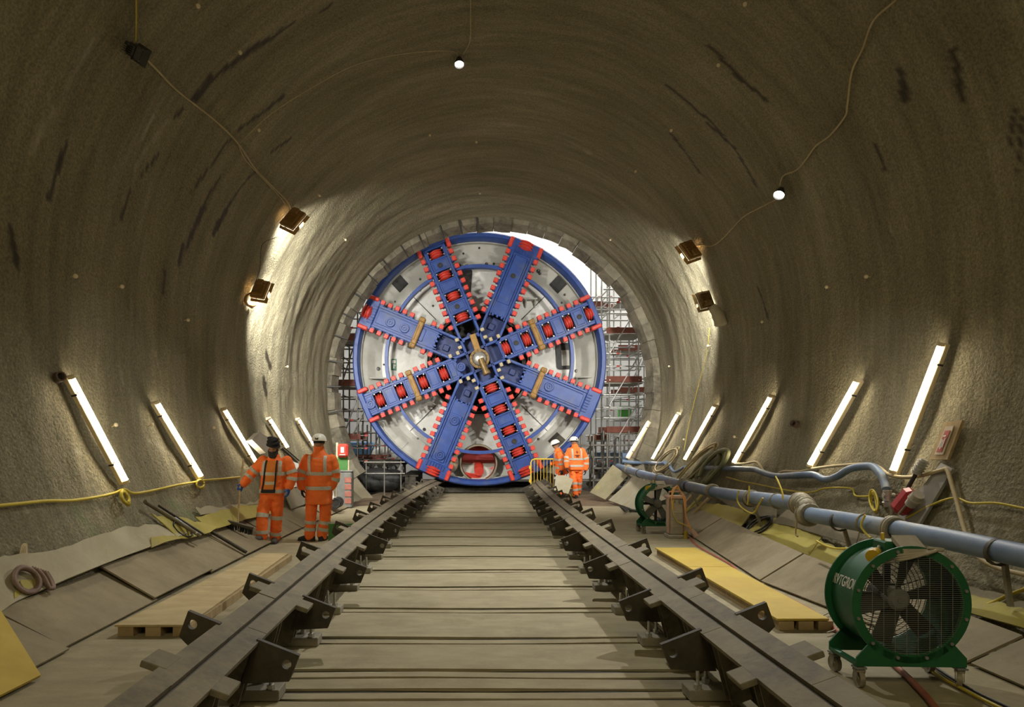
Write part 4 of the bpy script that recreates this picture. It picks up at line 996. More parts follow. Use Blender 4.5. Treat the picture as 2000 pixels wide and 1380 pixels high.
def drape(name, label, low, up, m, cat, off=.05, nu=24, nv=6, group=None, rag=3.0, lowoff=None):
    rnd = random.Random(len(label)*31+int(low[0][0]))
    fl, fu = [], []
    for i in range(nu+1):
        t = i/nu
        def at(L):
            q = t*(len(L)-1); k = min(int(q), len(L)-2); f = q-k
            return (L[k][0]*(1-f)+L[k+1][0]*f, L[k][1]*(1-f)+L[k+1][1]*f)
        a, c = at(low), at(up); fl.append(a); fu.append((c[0]+rnd.uniform(-rag, rag)*.5, c[1]+rnd.uniform(-rag, rag)))
    def fn(u, v):
        i = int(round(u*nu)); a, c = fl[i], fu[i]
        x, y = a[0]*(1-v)+c[0]*v, a[1]*(1-v)+c[1]*v
        o = off if lowoff is None else lowoff*(1-v)+off*v
        p = W(x, y, 0); w = mnoise.noise((p.x*2.2, p.y*1.6, p.z*2.2))
        return p+inward(p)*(o+.025*w+.02)
    b = MB(); b.grid(fn, nu, nv, .012)
    o = obj(name, b, m, smooth=50); tag(o, label, cat, group); return o
drape('geotextile', 'pale geotextile sheet under the maroon hose coil', [(-40, 1225), (0, 1195), (100, 1150), (200, 1108), (300, 1070), (352, 1052)], [(-40, 1108), (0, 1093), (110, 1078), (170, 1052), (240, 1034), (300, 1030)], GFLEECE, 'sheet', lowoff=.12)
drape('membrane', 'yellow membrane piece beside the long steel bar', [(330, 1063), (352, 1062), (395, 1050), (410, 1040)], [(284, 1013), (300, 1014), (345, 1020), (385, 1030)], YFLEECE, 'sheet', off=.08, nu=12, lowoff=.12)
drape('membrane', 'yellow membrane behind the broom', [(398, 1045), (430, 1035), (470, 1022), (520, 1010)], [(372, 1018), (420, 1003), (460, 992), (520, 985)], YFLEECE, 'sheet', off=.07, nu=14, lowoff=.1)
drape('geotextile', 'pale strip of geotextile above the yellow membrane behind the broom', [(384, 1010), (420, 1004), (460, 993), (500, 987)], [(372, 997), (400, 994), (455, 991), (500, 981)], GFLEECE, 'sheet', off=.05, nu=14)
drape('membrane', 'small yellow membrane corner at the maroon hose coil', [(30, 1180), (60, 1168), (90, 1150)], [(12, 1152), (35, 1146), (60, 1140)], YFLEECE, 'sheet', off=.11, nu=8)
drape('membrane', 'yellow membrane corner at the edge of the pale geotextile', [(0, 1188), (15, 1180), (30, 1172)], [(0, 1172), (15, 1168), (28, 1166)], YFLEECE, 'sheet', off=.12, nu=6)
drape('membrane', 'yellow triangle of membrane between pale geotextile and scuffed boards', [(278, 1082), (300, 1073), (335, 1064)], [(276, 1062), (300, 1060), (325, 1060)], YFLEECE, 'sheet', off=.13, nu=8, rag=1)
drape('geotextile', 'grey dusty sheet behind the two men', [(560, 1000), (600, 985), (640, 972)], [(545, 962), (580, 950), (625, 940)], GFABR, 'sheet', off=.08, nu=10)
drape('membrane', 'broad yellow membrane above the boards beside the heater', [(1362, 1002), (1400, 1020), (1440, 1036), (1462, 1044)], [(1362, 985), (1400, 990), (1440, 996), (1480, 1010)], YFLEECE, 'sheet', off=.10, nu=14, lowoff=.16)
drape('membrane', 'yellow membrane between the black cable bundle and the near green fan', [(1478, 1050), (1515, 1064), (1560, 1084), (1600, 1100)], [(1497, 1024), (1535, 1022), (1580, 1036), (1622, 1058)], YFLEECE, 'sheet', off=.10, nu=14, lowoff=.16)
drape('membrane', 'yellow membrane strip just behind the near green fan', [(1596, 1098), (1640, 1118), (1680, 1140)], [(1612, 1062), (1650, 1080), (1690, 1098)], YFLEECE, 'sheet', off=.10, nu=10, lowoff=.15)
drape('membrane', 'yellow membrane strip beyond the near green fan', [(1850, 1195), (1897, 1212), (1950, 1228), (2010, 1246), (2060, 1262)], [(1850, 1155), (1897, 1172), (1950, 1185), (2010, 1203), (2060, 1218)], YFLEECE, 'sheet', off=.10, nu=14, lowoff=.16)
drape('geotextile', 'grey strip of geotextile above the yellow membrane beyond the near fan', [(1860, 1165), (1900, 1175), (1950, 1188), (2020, 1208)], [(1860, 1135), (1897, 1150), (1950, 1165), (2020, 1190)], GFLEECE, 'sheet', off=.07, nu=12)
drape('dusty_sheet', 'grey dusty sheet sagging below the blue pipe', [(1525, 1032), (1570, 1040), (1630, 1060), (1690, 1078)], [(1560, 1000), (1600, 1018), (1650, 1030), (1700, 1045)], GFABR, 'sheet', off=.12, nu=12)
drape('dusty_sheet', 'dark dusty sheet beyond the black cable bundle', [(1440, 998), (1480, 1012), (1530, 1024)], [(1395, 968), (1450, 980), (1530, 998)], GFABR, 'sheet', off=.10, nu=12)
board('leaning_board', 'pale sheet on the bank just beyond the far green fan', [P(1188, 976, 18.0), P(1256, 1001, 15.2), P(1292, 952, 15.6), P(1240, 930, 17.7)], .02, GFLEECE, 'sheet', out=Vector((-1, -.5, 1)))
board('leaning_board', 'yellow stained board at the tunnel mouth below the blue pipe end', [P(1152, 961, 18.9), P(1182, 975, 18.35), P(1226, 928, 18.6), P(1197, 907, 19.3)], .02, mat('yellow_stained_ply', (.22, .19, .11), (.30, .27, .16), 2, .85, dirt=(.36, .33, .05)), 'board', out=Vector((-1, -.5, 1)))
for i, (a, c, m) in enumerate((((1338, 1000), (1372, 965), YFLEECE), ((1352, 1004), (1388, 968), TIMBER), ((1330, 992), (1352, 965), TIMBER))):
    p0, p1 = W(*a, .22), W(*c, .16); b = MB(); b.beam(p0, p1, .11, .025, up=inward(p0)); tag(obj('plank', b, m, smooth=0), ['yellow stained plank leaning below the pipe behind the heater', 'brown plank leaning below the pipe, beside the yellow stained one', 'short brown plank leaning just behind the far green fan'][i], 'plank')
# near yellow corner sheet
board('yellow_sheet', 'bright yellow ply sheet at the near corner of the floor', [(-2.90, 4.68, .045), (-3.56, 5.22, .385), (-4.0, 4.0, .62), (-2.98, 3.4, .05)], .02, YPLY, 'board', out=Vector((.3, 0, 1)))
# walkways
def walkway(label, c, cuts, m, bm, cat='walkway'):
    root = thing('plywood_walkway', label, cat, ((c[0][0]+c[1][0])/2, c[0][1], 0))
    (x0, y0), (x1, _), (x2, y1), (x3, _2) = c       # near left, near right, far right, far left
    L = lambda y: x0+(x3-x0)*(y-y0)/(y1-y0); R = lambda y: x1+(x2-x1)*(y-y0)/(y1-y0)
    for a, d in zip(cuts[:-1], cuts[1:]):
        z = .10+random.uniform(0, .008); board('ply_sheet', None, [(L(a), a+.004, z), (R(a), a+.004, z), (R(d), d-.004, z), (L(d), d-.004, z)], .018, m, None, parent=root, out=UPV)
    for f in (.04, .42, .80):
        b = MB(); w = .13
        n = 6; 
        def X(y, k): return L(y)+(R(y)-L(y))*f+w*k
        b.add([(X(y, k), y, z) for y in (y0+.01, y1-.01) for z in (0.002, .08) for k in (0, 1)], [(0, 2, 3, 1), (4, 5, 7, 6), (0, 1, 5, 4), (2, 6, 7, 3), (0, 4, 6, 2), (1, 3, 7, 5)])
        obj('bearer', b, bm, root, world=True, smooth=0)
walkway('raw plywood walkway on timber bearers beside the sweeper bank', [(-2.94, 5.74), (-2.33, 5.78), (-2.42, 9.4), (-2.80, 9.4)], [5.74, 7.3, 9.4], PLYN, TIMBER)
walkway('yellow plywood walkway on bearers between the rail and the fan bank', [(2.72, 5.92), (3.17, 5.92), (3.34, 9.85), (2.76, 9.85)], [5.92, 8.36, 9.85], YPLY, TIMBER)
# green board behind the rail
p = F(655, 1064); gb = thing('green_board', 'upright green board beside the rail in front of the two men', 'board', (p.x+.12, p.y, 0))
b = MB(); b.box((0, 0, .17), (.46, .03, .34), b=.004); obj('panel', b, GREENB, gb)
b = MB(); b.box((-.1, .08, .012), (.05, .2, .024)); b.box((.12, .08, .012), (.05, .2, .024)); obj('foot', b, GREENB, gb)
# ------------------------------------------------------------------ blue pipe along the bank
def xp(px, py, X=4.28): d = X*FPX/(px-VX); return P(px, py, d)
def pipe(label, pts, rings):
    root = thing('water_pipe', label, 'pipe', pts[0]); sp = spline(pts, 6)
    b = MB(); b.tube(sp, .095, 18); obj('pipe_length', b, PIPEB, root, world=True, smooth=60)
    for (q, wd, rr) in rings:
        c = min(sp, key=lambda s: (s-q).length); i = sp.index(c); d = (sp[min(i+1, len(sp)-1)]-sp[max(i-1, 0)]).normalized(); x = d.orthogonal().normalized()
        b = MB(); b.lathe([(.096, -wd), (rr-.015, -wd), (rr, -wd*.6), (rr, -wd*.15), (rr-.02, 0), (rr, wd*.15), (rr, wd*.6), (rr-.015, wd), (.096, wd)], 20, frame(q, x, d.cross(x), d)); obj('coupling', b, COUP, root, world=True)
    return root
near = [xp(2080, 1100, 4.36), xp(1990, 1083, 4.34), xp(1900, 1063, 4.32), xp(1800, 1043, 4.30), xp(1700, 1024), xp(1572, 1003)]
pipe('near length of blue water pipe passing behind the near green fan', near, [(xp(1745, 1033), .05, .135), (xp(1690, 1022), .014, .11), (xp(1578, 1004), .07, .15)])
far = [xp(1566, 984), xp(1500, 975), xp(1400, 961, 4.30), xp(1330, 945, 4.34), xp(1260, 927, 4.40), xp(1207, 911, 4.5)]
pipe('far length of blue water pipe running away to the tunnel mouth', far, [(xp(1563, 983), .06, .145), (xp(1518, 978), .014, .11), (xp(1468, 972), .035, .125), (xp(1392, 959, 4.30), .045, .13), (xp(1336, 946, 4.34), .045, .135), (xp(1288, 934, 4.37), .03, .125), (xp(1228, 917, 4.46), .04, .13)])
p0 = xp(1575, 992); ring = thing('pipe_elbow', 'grooved offset joint between the two blue pipe lengths', 'pipe', p0)
b = MB(); pts = spline([far[0], p0+Vector((0, .0, .0)), near[-1]], 6); b.tube(pts, .12, 14)
for q in pts[1::2]: b.ball(q, (.14, .05, .14), 12, 8)
obj('elbow_body', b, COUP, ring, world=True, smooth=60)
for i, (px, py, dep) in enumerate(((1250, 924, 4.42), (1345, 950, 4.33), (1465, 975, 4.28), (1640, 1018, 4.28), (1742, 1040, 4.3), (1950, 1078, 4.33))):
    c = xp(px, py, dep); g = WY(1, .25, c.y, .10)
    st = thing('pipe_support', ['pipe prop nearest the tunnel mouth', 'pipe prop above the far green fan', 'pipe prop behind the black cable bundle', 'pipe prop behind the yellow membrane', 'pipe prop behind the near fan top', 'pipe prop nearest the photographer'][i]+' under the blue pipe', 'support', (c.x, c.y, g.z))
    b = MB(); b.beam((c.x+.05, c.y, c.z-.08), g, .035, .035); obj('post', b, COUP, st, world=True)
    b = MB(); b.lathe([(.097, -.02), (.112, -.02), (.112, .02), (.097, .02)], 16, frame(c, (1, 0, 0), (0, 0, 1), (0, -1, 0)), close=True); obj('strap', b, RAILD, st, world=True)
for i, q in enumerate([[(1443, 957), (1440, 975), (1448, 990), (1470, 1002), (1482, 985), (1490, 972)], [(1463, 948), (1463, 962), (1460, 985), (1462, 960)][:3], [(1515, 930), (1522, 945), (1528, 962), (1530, 975)], [(1552, 985), (1556, 1010), (1554, 1040), (1558, 1047)], [(1690, 1005), (1682, 1025), (1690, 1040), (1700, 1050)]]):
    cable('loose_cable', ['yellow cable drooping in a loop below the blue pipe', 'short yellow tie hanging above the blue pipe', 'thin tie dropping from the hose to the blue pipe', 'thin cord hanging below the pipe joint', 'yellow cord wrapped over the near blue pipe'][i], [xp(*a, 4.16) for a in q], .011, YCAB if i != 3 else BCAB, 'cable')
cable('loose_cable', 'yellow cable lying on the membrane behind the near fan', [xp(1595, 1056, 3.95), xp(1615, 1066, 3.95), xp(1640, 1071, 3.95), xp(1680, 1068, 3.95)], .011, YCAB, 'cable')
cable('floor_hose', 'red brown hose along the floor past the yellow walkway and under the near fan', [F(1345, 1048), F(1362, 1066), F(1395, 1085), F(1430, 1105), Vector((3.36, 8.2, .02)), Vector((3.33, 6.6, .02)), F(1640, 1235, .02), F(1730, 1285, .02), F(1800, 1350, .02), F(1840, 1400, .02)], .022, RCAB, 'hose')
cable('floor_cable', 'yellow cable along the floor edge under the near fan', [Vector((3.5, 5.6, .03)), F(1820, 1310, .02), F(1890, 1350, .02), F(1960, 1385, .02)], .011, YCAB, 'cable')
cable('floor_cable', 'black cable along the floor edge beside the yellow one', [Vector((3.56, 5.6, .03)), F(1835, 1308, .02), F(1905, 1350, .02), F(1985, 1388, .02)], .010, KCAB, 'cable')
cable('loose_cable', 'white cord looped on the floor behind the near fan', [F(1600, 1205, .03), F(1625, 1195, .03), F(1640, 1210, .03), F(1632, 1228, .03), F(1615, 1235, .03)], .007, GREYPL, 'cable')
b = MB()
for i in range(5): b.tube(spline([F(1212+i*2, 990+i*2, .03+.01*i), F(1230, 986+i*2, .04), F(1246+i, 990+i*2, .03), F(1230, 996, .03+.01*i)], 4), .02, 6)
tag(obj('cable_heap', b, KCAB, smooth=60), 'small heap of black cable on the floor beside the far green fan', 'cable')
# ------------------------------------------------------------------ people
def remesh(mb, name, voxel, mats, wrinkle=0.0, wscale=9.0, smooth=3, paint=None):
    me = bpy.data.meshes.new('tmp'); me.from_pydata(mb.v, [], mb.f)
    o = bpy.data.objects.new('tmp', me); COL.objects.link(o)
    r = o.modifiers.new('r', 'REMESH'); r.mode = 'VOXEL'; r.voxel_size = voxel
    s = o.modifiers.new('s', 'SMOOTH'); s.factor = 0.5; s.iterations = smooth
    dg = bpy.context.evaluated_depsgraph_get()
    out = bpy.data.meshes.new_from_object(o.evaluated_get(dg)); out.name = name
    bpy.data.objects.remove(o); bpy.data.meshes.remove(me)
    if wrinkle:
        for v in out.vertices:
            c = v.co; n = v.normal
            w = mnoise.noise(Vector((c.x*wscale, c.y*wscale, c.z*wscale*1.7)))+0.5*mnoise.noise(Vector((c.x*wscale*2.3, c.y*wscale*2.3, c.z*wscale*4)))
            v.co = c+n*(w*wrinkle)
    out.materials.clear()
    for m in mats: out.materials.append(m)
    out.polygons.foreach_set('use_smooth', [True]*len(out.polygons))
    if paint:
        out.polygons.foreach_set('material_index', [paint(p.center) for p in out.polygons])
    out.update(); return out
def loft(mb, rings, n=18, pw=2.0):
    """rings: (center, u, v) half-axis vectors"""
    vs, fs = [], []
    for c, u, v in rings:
        for j in range(n):
            a = 2*math.pi*j/n; ca, sa = math.cos(a), math.sin(a)
            vs.append(c+u*math.copysign(abs(ca)**(2/pw), ca)+v*math.copysign(abs(sa)**(2/pw), sa))
    k = len(rings)
    for i in range(k-1):
        for j in range(n): fs.append((i*n+j, i*n+(j+1) % n, (i+1)*n+(j+1) % n, (i+1)*n+j))
    fs += [tuple(range(n-1, -1, -1)), tuple((k-1)*n+j for j in range(n))]
    mb.add(vs, fs)
def limb(mb, pts, rad, n=12, k=4):
    sp = spline(pts, k) if len(pts) > 2 else [Vector(p) for p in pts]
    m = len(pts)-1; rr = []
    for i in range(len(sp)):
        t = i/(len(sp)-1)*m; a = min(int(t), m-1); f = t-a; rr.append(rad[a]*(1-f)+rad[a+1]*f)
    mb.tube(sp, rr, n)
    mb.ball(sp[0], rr[0], 12, 8); mb.ball(sp[-1], rr[-1], 12, 8)
    return sp, rr
def hand_mesh(mir, curl, name, m):
    b = MB(); X = Vector((1, 0, 0)); Y = Vector((0, 1, 0))
    loft(b, [(Vector((0, 0, -.05)), X*.034, Y*.030), (Vector((0, 0, 0)), X*.030, Y*.024), (Vector((0, 0, .03)), X*.040, Y*.020), (Vector((0, .002, .085)), X*.044, Y*.017), (Vector((0, .004, .10)), X*.040, Y*.014)], 14, 2.6)
    for i, (x, L) in enumerate(((-.033, .060), (-.011, .078), (.012, .084), (.034, .074))):
        p = Vector((x*mir, .002, .085)); a = 0; pts = [p-Vector((0, 0, .03)), p]
        for f in (.45, .32, .25):
            a += curl*(1 if i else 1.1); p = p+Vector((x*.10*mir, math.sin(math.radians(a)), math.cos(math.radians(a))))*L*f; pts.append(p)
        b.tube(pts, [.012, .012, .0115, .0105, .009], 8); b.ball(pts[-1], .009, 8, 6)
    p = Vector((.030*mir, .006, .02)); pts = [p]
    for (dx, dy, dz, L) in ((.75, .35, .55, .035), (.55, .45, .7, .03), (.25, .6, .75, .026)):
        p = p+Vector((dx*mir, dy*(curl/25), dz))*L; pts.append(p)
    b.tube(pts, [.016, .0145, .0125, .010], 8); b.ball(pts[-1], .010, 8, 6)
    return remesh(b, name, .006, [m], smooth=2)
def person(label, px0, g, J, facing, cfg, group=None):
    d = FPX*CAMZ/(g-VY); s = FPX/d
    root = thing('person', label, 'person', ((px0-VX)/s, d, 0), 0, group)
    V = {k: Vector(((q[0]-px0)/s, q[2] if len(q) > 2 else 0.0, (g-q[1])/s)) for k, q in J.items()}
    f = Vector((facing[0], facing[1], 0)).normalized(); right = Vector((-f.y, f.x, 0))       # person's left-hand side dir when f is forward
    u = Vector((abs(right.x), right.y if right.x >= 0 else -right.y, 0)); fw = f
    if u.length < .1: u = right
    hip, waist, neck = V['hip'], V['waist'], V['neck']
    spine = spline([hip-Vector((0, 0, .16)), hip, waist, (waist+neck)/2*1.0+fw*-.01, neck], 5)
    def spine_at(z):
        for a, c in zip(spine[:-1], spine[1:]):
            if a.z <= z <= c.z: t = (z-a.z)/max(c.z-a.z, 1e-6); return a*(1-t)+c*t
        return spine[0].copy() if z < spine[0].z else spine[-1].copy()
    zs = neck.z
    W0 = cfg.get('w', .225); D0 = cfg.get('dep', .150)
    zh = cfg['hem']; hemz = (g-zh)/s
    prof_z = [hemz, hip.z, waist.z, (waist.z+zs)/2, zs-.13, zs-.06, zs-.01, zs+.035]
    prof_w = [W0*.98, W0*.98, W0*.95, W0*1.02, W0*1.06, W0*.84, W0*.44, .085]
    prof_d = [D0*1.05, D0*1.05, D0, D0*1.02, D0*.95, D0*.80, D0*.66, .088]
    def tw(z): return float(np.interp(z, prof_z, prof_w)), float(np.interp(z, prof_z, prof_d))
    def ring(z, add=0.0):
        w, dd = tw(z); return (Vector((spine_at(z).x, spine_at(z).y, z)), u*(w+add), fw*(dd+add))
    # skin body: one continuous figure
    b = MB(); hd = V['head']
    tilt = cfg.get('look', fw).normalized()
    k_ = .8
    loft(b, [(r_[0], r_[1]*k_, r_[2]*k_) for r_ in (ring(z) for z in np.linspace(hemz+.04, zs, 9))])
    b.tube([neck-Vector((0, 0, .04)), (neck+hd)/2, hd], [.062, .056, .06], 12)
    xh = Vector((-tilt.y, tilt.x, 0)).normalized(); zh_ = xh.cross(tilt); zh_ = zh_ if zh_.z > 0 else -zh_
    HM = frame(hd, xh, tilt, zh_)
    b.ball((0, -.005, .012), (.077, .096, .108), 16, 12, HM)                                    # cranium
    b.ball((0, .035, -.05), (.056, .058, .06), 14, 10, HM)                                       # jaw
    b.add(*nose_geo(), HM)
    for sx in (-1, 1): b.ball((sx*.080, -.01, -.01), (.012, .022, .033), 8, 6, HM); b.ball((sx*.032, .078, .028), (.026, .012, .010), 8, 6, HM)
    b.ball((0, .090, -.052), (.026, .010, .009), 8, 6, HM)
    for q in 'LR':
        limb(b, [V['S'+q], V['E'+q], V['W'+q]], [.05, .042, .032]); limb(b, [V['H'+q], V['K'+q], V['A'+q]], [.08, .058, .042])
        b.ball(V['A'+q]-Vector((0, 0, .03)), .045)
    link('body', remesh(b, 'body', .012, [SKIN], smooth=2), root)
    for sx in (-1, 1):
        b = MB(); b.ball((sx*.031, .084, .012), (.012, .008, .007), 8, 6, HM); obj('eye', b, DBEARD, root)
    # trousers
    b = MB(); tr = {}
    TM = cfg.get('trouser', ORANGE)
    loft(b, [(Vector((hip.x, hip.y, z)), u*w, fw*dd) for z, w, dd in ((hip.z-.10, .16, .125), (hip.z, .185, .135), (hip.z+.12, .18, .125))])
    for q in 'LR': tr[q] = limb(b, [V['H'+q], V['K'+q]+fw*.01, V['A'+q]+Vector((0, 0, .0))], [.108, .092, .088])
    link('trousers', remesh(b, 'trousers', .014, [TM], .010, 11, 3), root)
    def bandlimb(sp, rr, t0, name='reflective_band', w=.055, add=.008):
        L = [0]
        for a, c in zip(sp[:-1], sp[1:]): L.append(L[-1]+(c-a).length)
        tot = L[-1]; pos = []; rd = []
        for q in np.linspace(t0*tot-w/2, t0*tot+w/2, 4):
            i = min(max(int(np.searchsorted(L, q))-1, 0), len(sp)-2); f_ = (q-L[i])/max(L[i+1]-L[i], 1e-6)
            pos.append(sp[i]*(1-f_)+sp[i+1]*f_); rd.append(rr[i]*(1-f_)+rr[i+1]*f_+add)
        bb = MB(); bb.tube(pos, rd, 16); obj(name, bb, REFL, root, smooth=50)
    for q in 'LR':
        for t in cfg.get('legbands', (.66, .83)): bandlimb(*tr[q], t)
    # jacket
    b = MB()
    zz = list(np.linspace(hemz, zs+.035, 16)); loft(b, [ring(z) for z in zz], 24, 2.3)
    b.tube([neck-Vector((0, 0, .02)), neck+Vector((0, 0, .03))+fw*.01, neck+Vector((0, 0, cfg.get('collar', .07)))+fw*.015], [.10, .088, .085], 16)
    sl = {}
    for q in 'LR': sl[q] = limb(b, [V['S'+q], V['E'+q], V['W'+q]], [.092, .082, .068], 14)
    link('jacket', remesh(b, 'jacket', .014, [ORANGE], .008, 10, 3), root)
    for q in 'LR':
        for t in cfg.get('armbands', (.44, .72)): bandlimb(*sl[q], t)
    for z in cfg['bands']:
        z = (g-z)/s; rs = [ring(z+dz, .011) for dz in (-.028, 0, .028)]
        bb = MB(); loft(bb, rs, 28, 2.3); obj('reflective_band', bb, REFL, root, smooth=50)
    zb = (g-cfg['bands'][-1])/s
    for sx in (-1, 1):
        for sd in (-1, 1):
            bb = MB(); pts = []
            zl = list(np.linspace(zb, zs-.045, 9))
            def at(v, x):
                z = zb+(zs-.05-zb)*v; w, dd = tw(z); c = spine_at(z)
                xx = min(abs(x), w*.9); yv = dd*(max(1-(xx/w)**2.3, 0))**(1/2.3)+.012
                return Vector((c.x, c.y, z))+u*math.copysign(xx, x)+fw*sd*yv
            bb.grid(lambda a, v: at(v, sx*(.105+.05*a)), 2, 10, .004); obj('reflective_brace', bb, REFL, root, smooth=50)
    # gloves
    gm = cfg.get('glove', GLOVEK)
    for q in 'LR':
        dr = (V['W'+q]-V['E'+q]).normalized()
        dr = (dr+Vector((0, 0, -.5 if cfg.get('grip') != q else 0))).normalized()
        pal = cfg.get('palm'+q, Vector((1 if q == 'L' else -1, 0, 0))); y = (Vector(pal)-dr*dr.dot(Vector(pal))).normalized(); x = y.cross(dr)
        mir = 1 if x.dot(fw) > 0 else -1
        key = (mir, gm.name, cfg.get('grip') == q)
        if key not in HANDS: HANDS[key] = hand_mesh(mir, 52 if key[2] else 20, 'glove', gm)
        link('glove', HANDS[key], root, M=frame(V['W'+q]+dr*.03, x, y, dr))
    # boots
    for q in 'LR':
        a = V['A'+q]; td = cfg['toe'+q]; t = Vector((td[0], td[1], td[2] if len(td) > 2 else 0)).normalized(); sd = Vector((-t.y, t.x, 0)).normalized(); upv = sd.cross(t); upv = upv if upv.z > 0 else -upv
        b = MB(); base = Vector((a.x, a.y, max(a.z-.09, 0.0))) if len(td) < 3 else a-upv*.09
        loft(b, [(base-t*.085+upv*.045, sd*.034, upv*.04), (base-t*.07+upv*.05, sd*.044, upv*.05), (base+upv*.055, sd*.048, upv*.055), (base+t*.08+upv*.048, sd*.052, upv*.048), (base+t*.15+upv*.036, sd*.052, upv*.036), (base+t*.195+upv*.028, sd*.036, upv*.026)], 16, 2.6)
        b.tube([base+upv*.05, base+upv*.10, a+Vector((0, 0, .05))], [.052, .055, .058], 12)
        bo = link('boot', remesh(b, 'boot', .009, [cfg.get('boot', BOOTM)], smooth=2), root)
        b = MB(); loft(b, [(base-t*.088+upv*.010, sd*.036, upv*.012), (base-t*.06+upv*.010, sd*.046, upv*.012), (base+t*.08+upv*.010, sd*.054, upv*.012), (base+t*.16+upv*.010, sd*.052, upv*.012), (base+t*.20+upv*.012, sd*.034, upv*.012)], 12, 3); obj('sole', b, BLACK, bo)
    return root, V, HM, spine_at, tw, u, fw
HANDS = {}
def nose_geo():
    vs = [(-.008, .088, .030), (.008, .088, .030), (-.018, .088, -.022), (.018, .088, -.022), (0, .118, -.018), (0, .095, .028), (0, .085, -.030)]
    return vs, [(0, 5, 4, 2), (5, 1, 3, 4), (2, 4, 6), (4, 3, 6), (0, 2, 6), (0, 6, 1), (6, 3, 1), (0, 1, 5)]
def helmet(root, HM, m=HELM):
    b = MB(); prof = [(.135, .035), (.134, .048), (.126, .075), (.108, .115), (.070, .147), (.030, .158), (0, .160)]
    b.lathe(prof, 28, HM @ Matrix.Diagonal((.93, 1.10, 1, 1)))
    b.lathe([(.126, .035), (.135, .033), (.136, .040)], 28, HM @ Matrix.Diagonal((.93, 1.10, 1, 1)))
    h = obj('helmet', b, m, root, smooth=50)
    b = MB(); b.grid(lambda a, v: HM @ Vector((math.sin((a-.5)*2.0)*(.118+.045*v), math.cos((a-.5)*2.0)*(.138+.05*v), .042-.012*v)), 12, 2, .004); obj('peak', b, m, h, smooth=50)
    b = MB()
    for sx in (-1, 1): b.box((sx*.02, -.147, .075), (.022, .012, .010), HM)
    b.box((0, -.146, .060), (.05, .014, .02), HM, b=.004); obj('adjuster', b, BLACK, h)
    b = MB(); b.lathe([(.098, .045), (.103, .02), (.100, -.005)], 20, HM @ Matrix.Diagonal((.93, 1.08, 1, 1))); obj('headband', b, TURB, h)
# the sweeper in a turban
A = person('bearded man in a black turban, open orange jacket and blue gloves, sweeping with a broom', 530, 1060,
           dict(head=(536, 876, -.06), neck=(536, 893, -.02), waist=(534, 940, 0), hip=(532, 962, 0), SL=(514, 900, 0), SR=(560, 900, 0), EL=(491, 926, -.02), ER=(571, 927, 0), WL=(480, 943, -.10), WR=(567, 949, -.05),
                HL=(521, 966, 0), HR=(542, 966, 0), KL=(518, 1006, -.14), KR=(541, 1008, 0), AL=(518, 1044, -.18), AR=(536, 1049, .05)), (0, -1),
           dict(hem=964, bands=[958, 924], legbands=(.52, .90), look=Vector((-.05, -1, -.22)), glove=GLOVEB, trouser=ORANGED, toeL=(-.15, -1, .25), toeR=(.1, -1), w=.205, dep=.15, grip='L', palmL=Vector((.4, -.6, 0)), palmR=Vector((-1, 0, 0)), collar=.05))
root, V, HM, spine_at, tw, u_, fw_ = A
b = MB(); b.ball((0, -.012, .085), (.102, .118, .072), 20, 12, HM); b.ball((0, -.015, .135), (.085, .10, .055), 18, 10, HM)
tb = obj('turban', b, TURB, root, smooth=60)
b = MB()
for i in range(5):
    pts = []
    for j in range(24):
        a = 2*math.pi*j/24; pts.append(HM @ Vector((math.cos(a)*(.098-.006*i), -.01+math.sin(a)*(.112-.006*i), .055+.026*i+.022*math.cos(a)*(1 if i % 2 else -1))))
    b.tube(pts, .013, 8, closed=True)
obj('fold', b, TURB, tb, smooth=60)
b = MB(); b.ball((0, .060, -.085), (.070, .050, .075), 14, 10, HM); b.ball((0, .058, -.145), (.050, .036, .065), 12, 8, HM); b.ball((0, .050, -.20), (.025, .02, .035), 10, 6, HM)
for sx in (-1, 1): b.ball((sx*.066, .025, -.04), (.016, .035, .055), 10, 6, HM)
b.ball((0, .092, -.035), (.036, .014, .010), 10, 6, HM)
link('beard', remesh(b, 'beard', .008, [DBEARD], .004, 30, 2), root)
# open jacket: shirt front, dark zip facings and belt
def front(x, z, add): 
    w, dd = tw(z); xx = min(abs(x), w*.95); c = spine_at(z); return Vector((c.x, c.y, z))+u_*x+fw_*(dd*(max(1-(xx/w)**2.3, 0))**(1/2.3)+add)
zt, zbm = V['neck'].z-.02, V['hip'].z+.03
b = MB(); b.grid(lambda a, v: front(-.10+.17*a+.02*(v-.5), zbm+(zt-.03-zbm)*v, .016), 8, 14, .01); obj('shirt_front', b, mat('orange_shirt', (.62, .17, .015), (.72, .22, .03), 6, .8), root, smooth=60)
for x0, x1 in ((-.125, -.095), (.065, .088)):
    b = MB(); b.grid(lambda a, v: front(x0+(x1-x0)*a+.045*(v-.5)*(1 if x0 < 0 else .3), zbm-.02+(zt-zbm)*v, .024), 2, 14, .012); obj('zip_facing', b, TURB, root, smooth=60)
for z in (924, 942):
    z = (1060-z)/121.2; b = MB(); b.grid(lambda a, v: front(-.09+.15*a, z-.025+.05*v, .022), 6, 2, .006); obj('reflective_band', b, REFL, root, smooth=60)
b = MB(); b.grid(lambda a, v: front(-.11+.20*a, zbm-.02+.055*v, .022), 6, 2, .01); obj('belt', b, TURB, root, smooth=60)
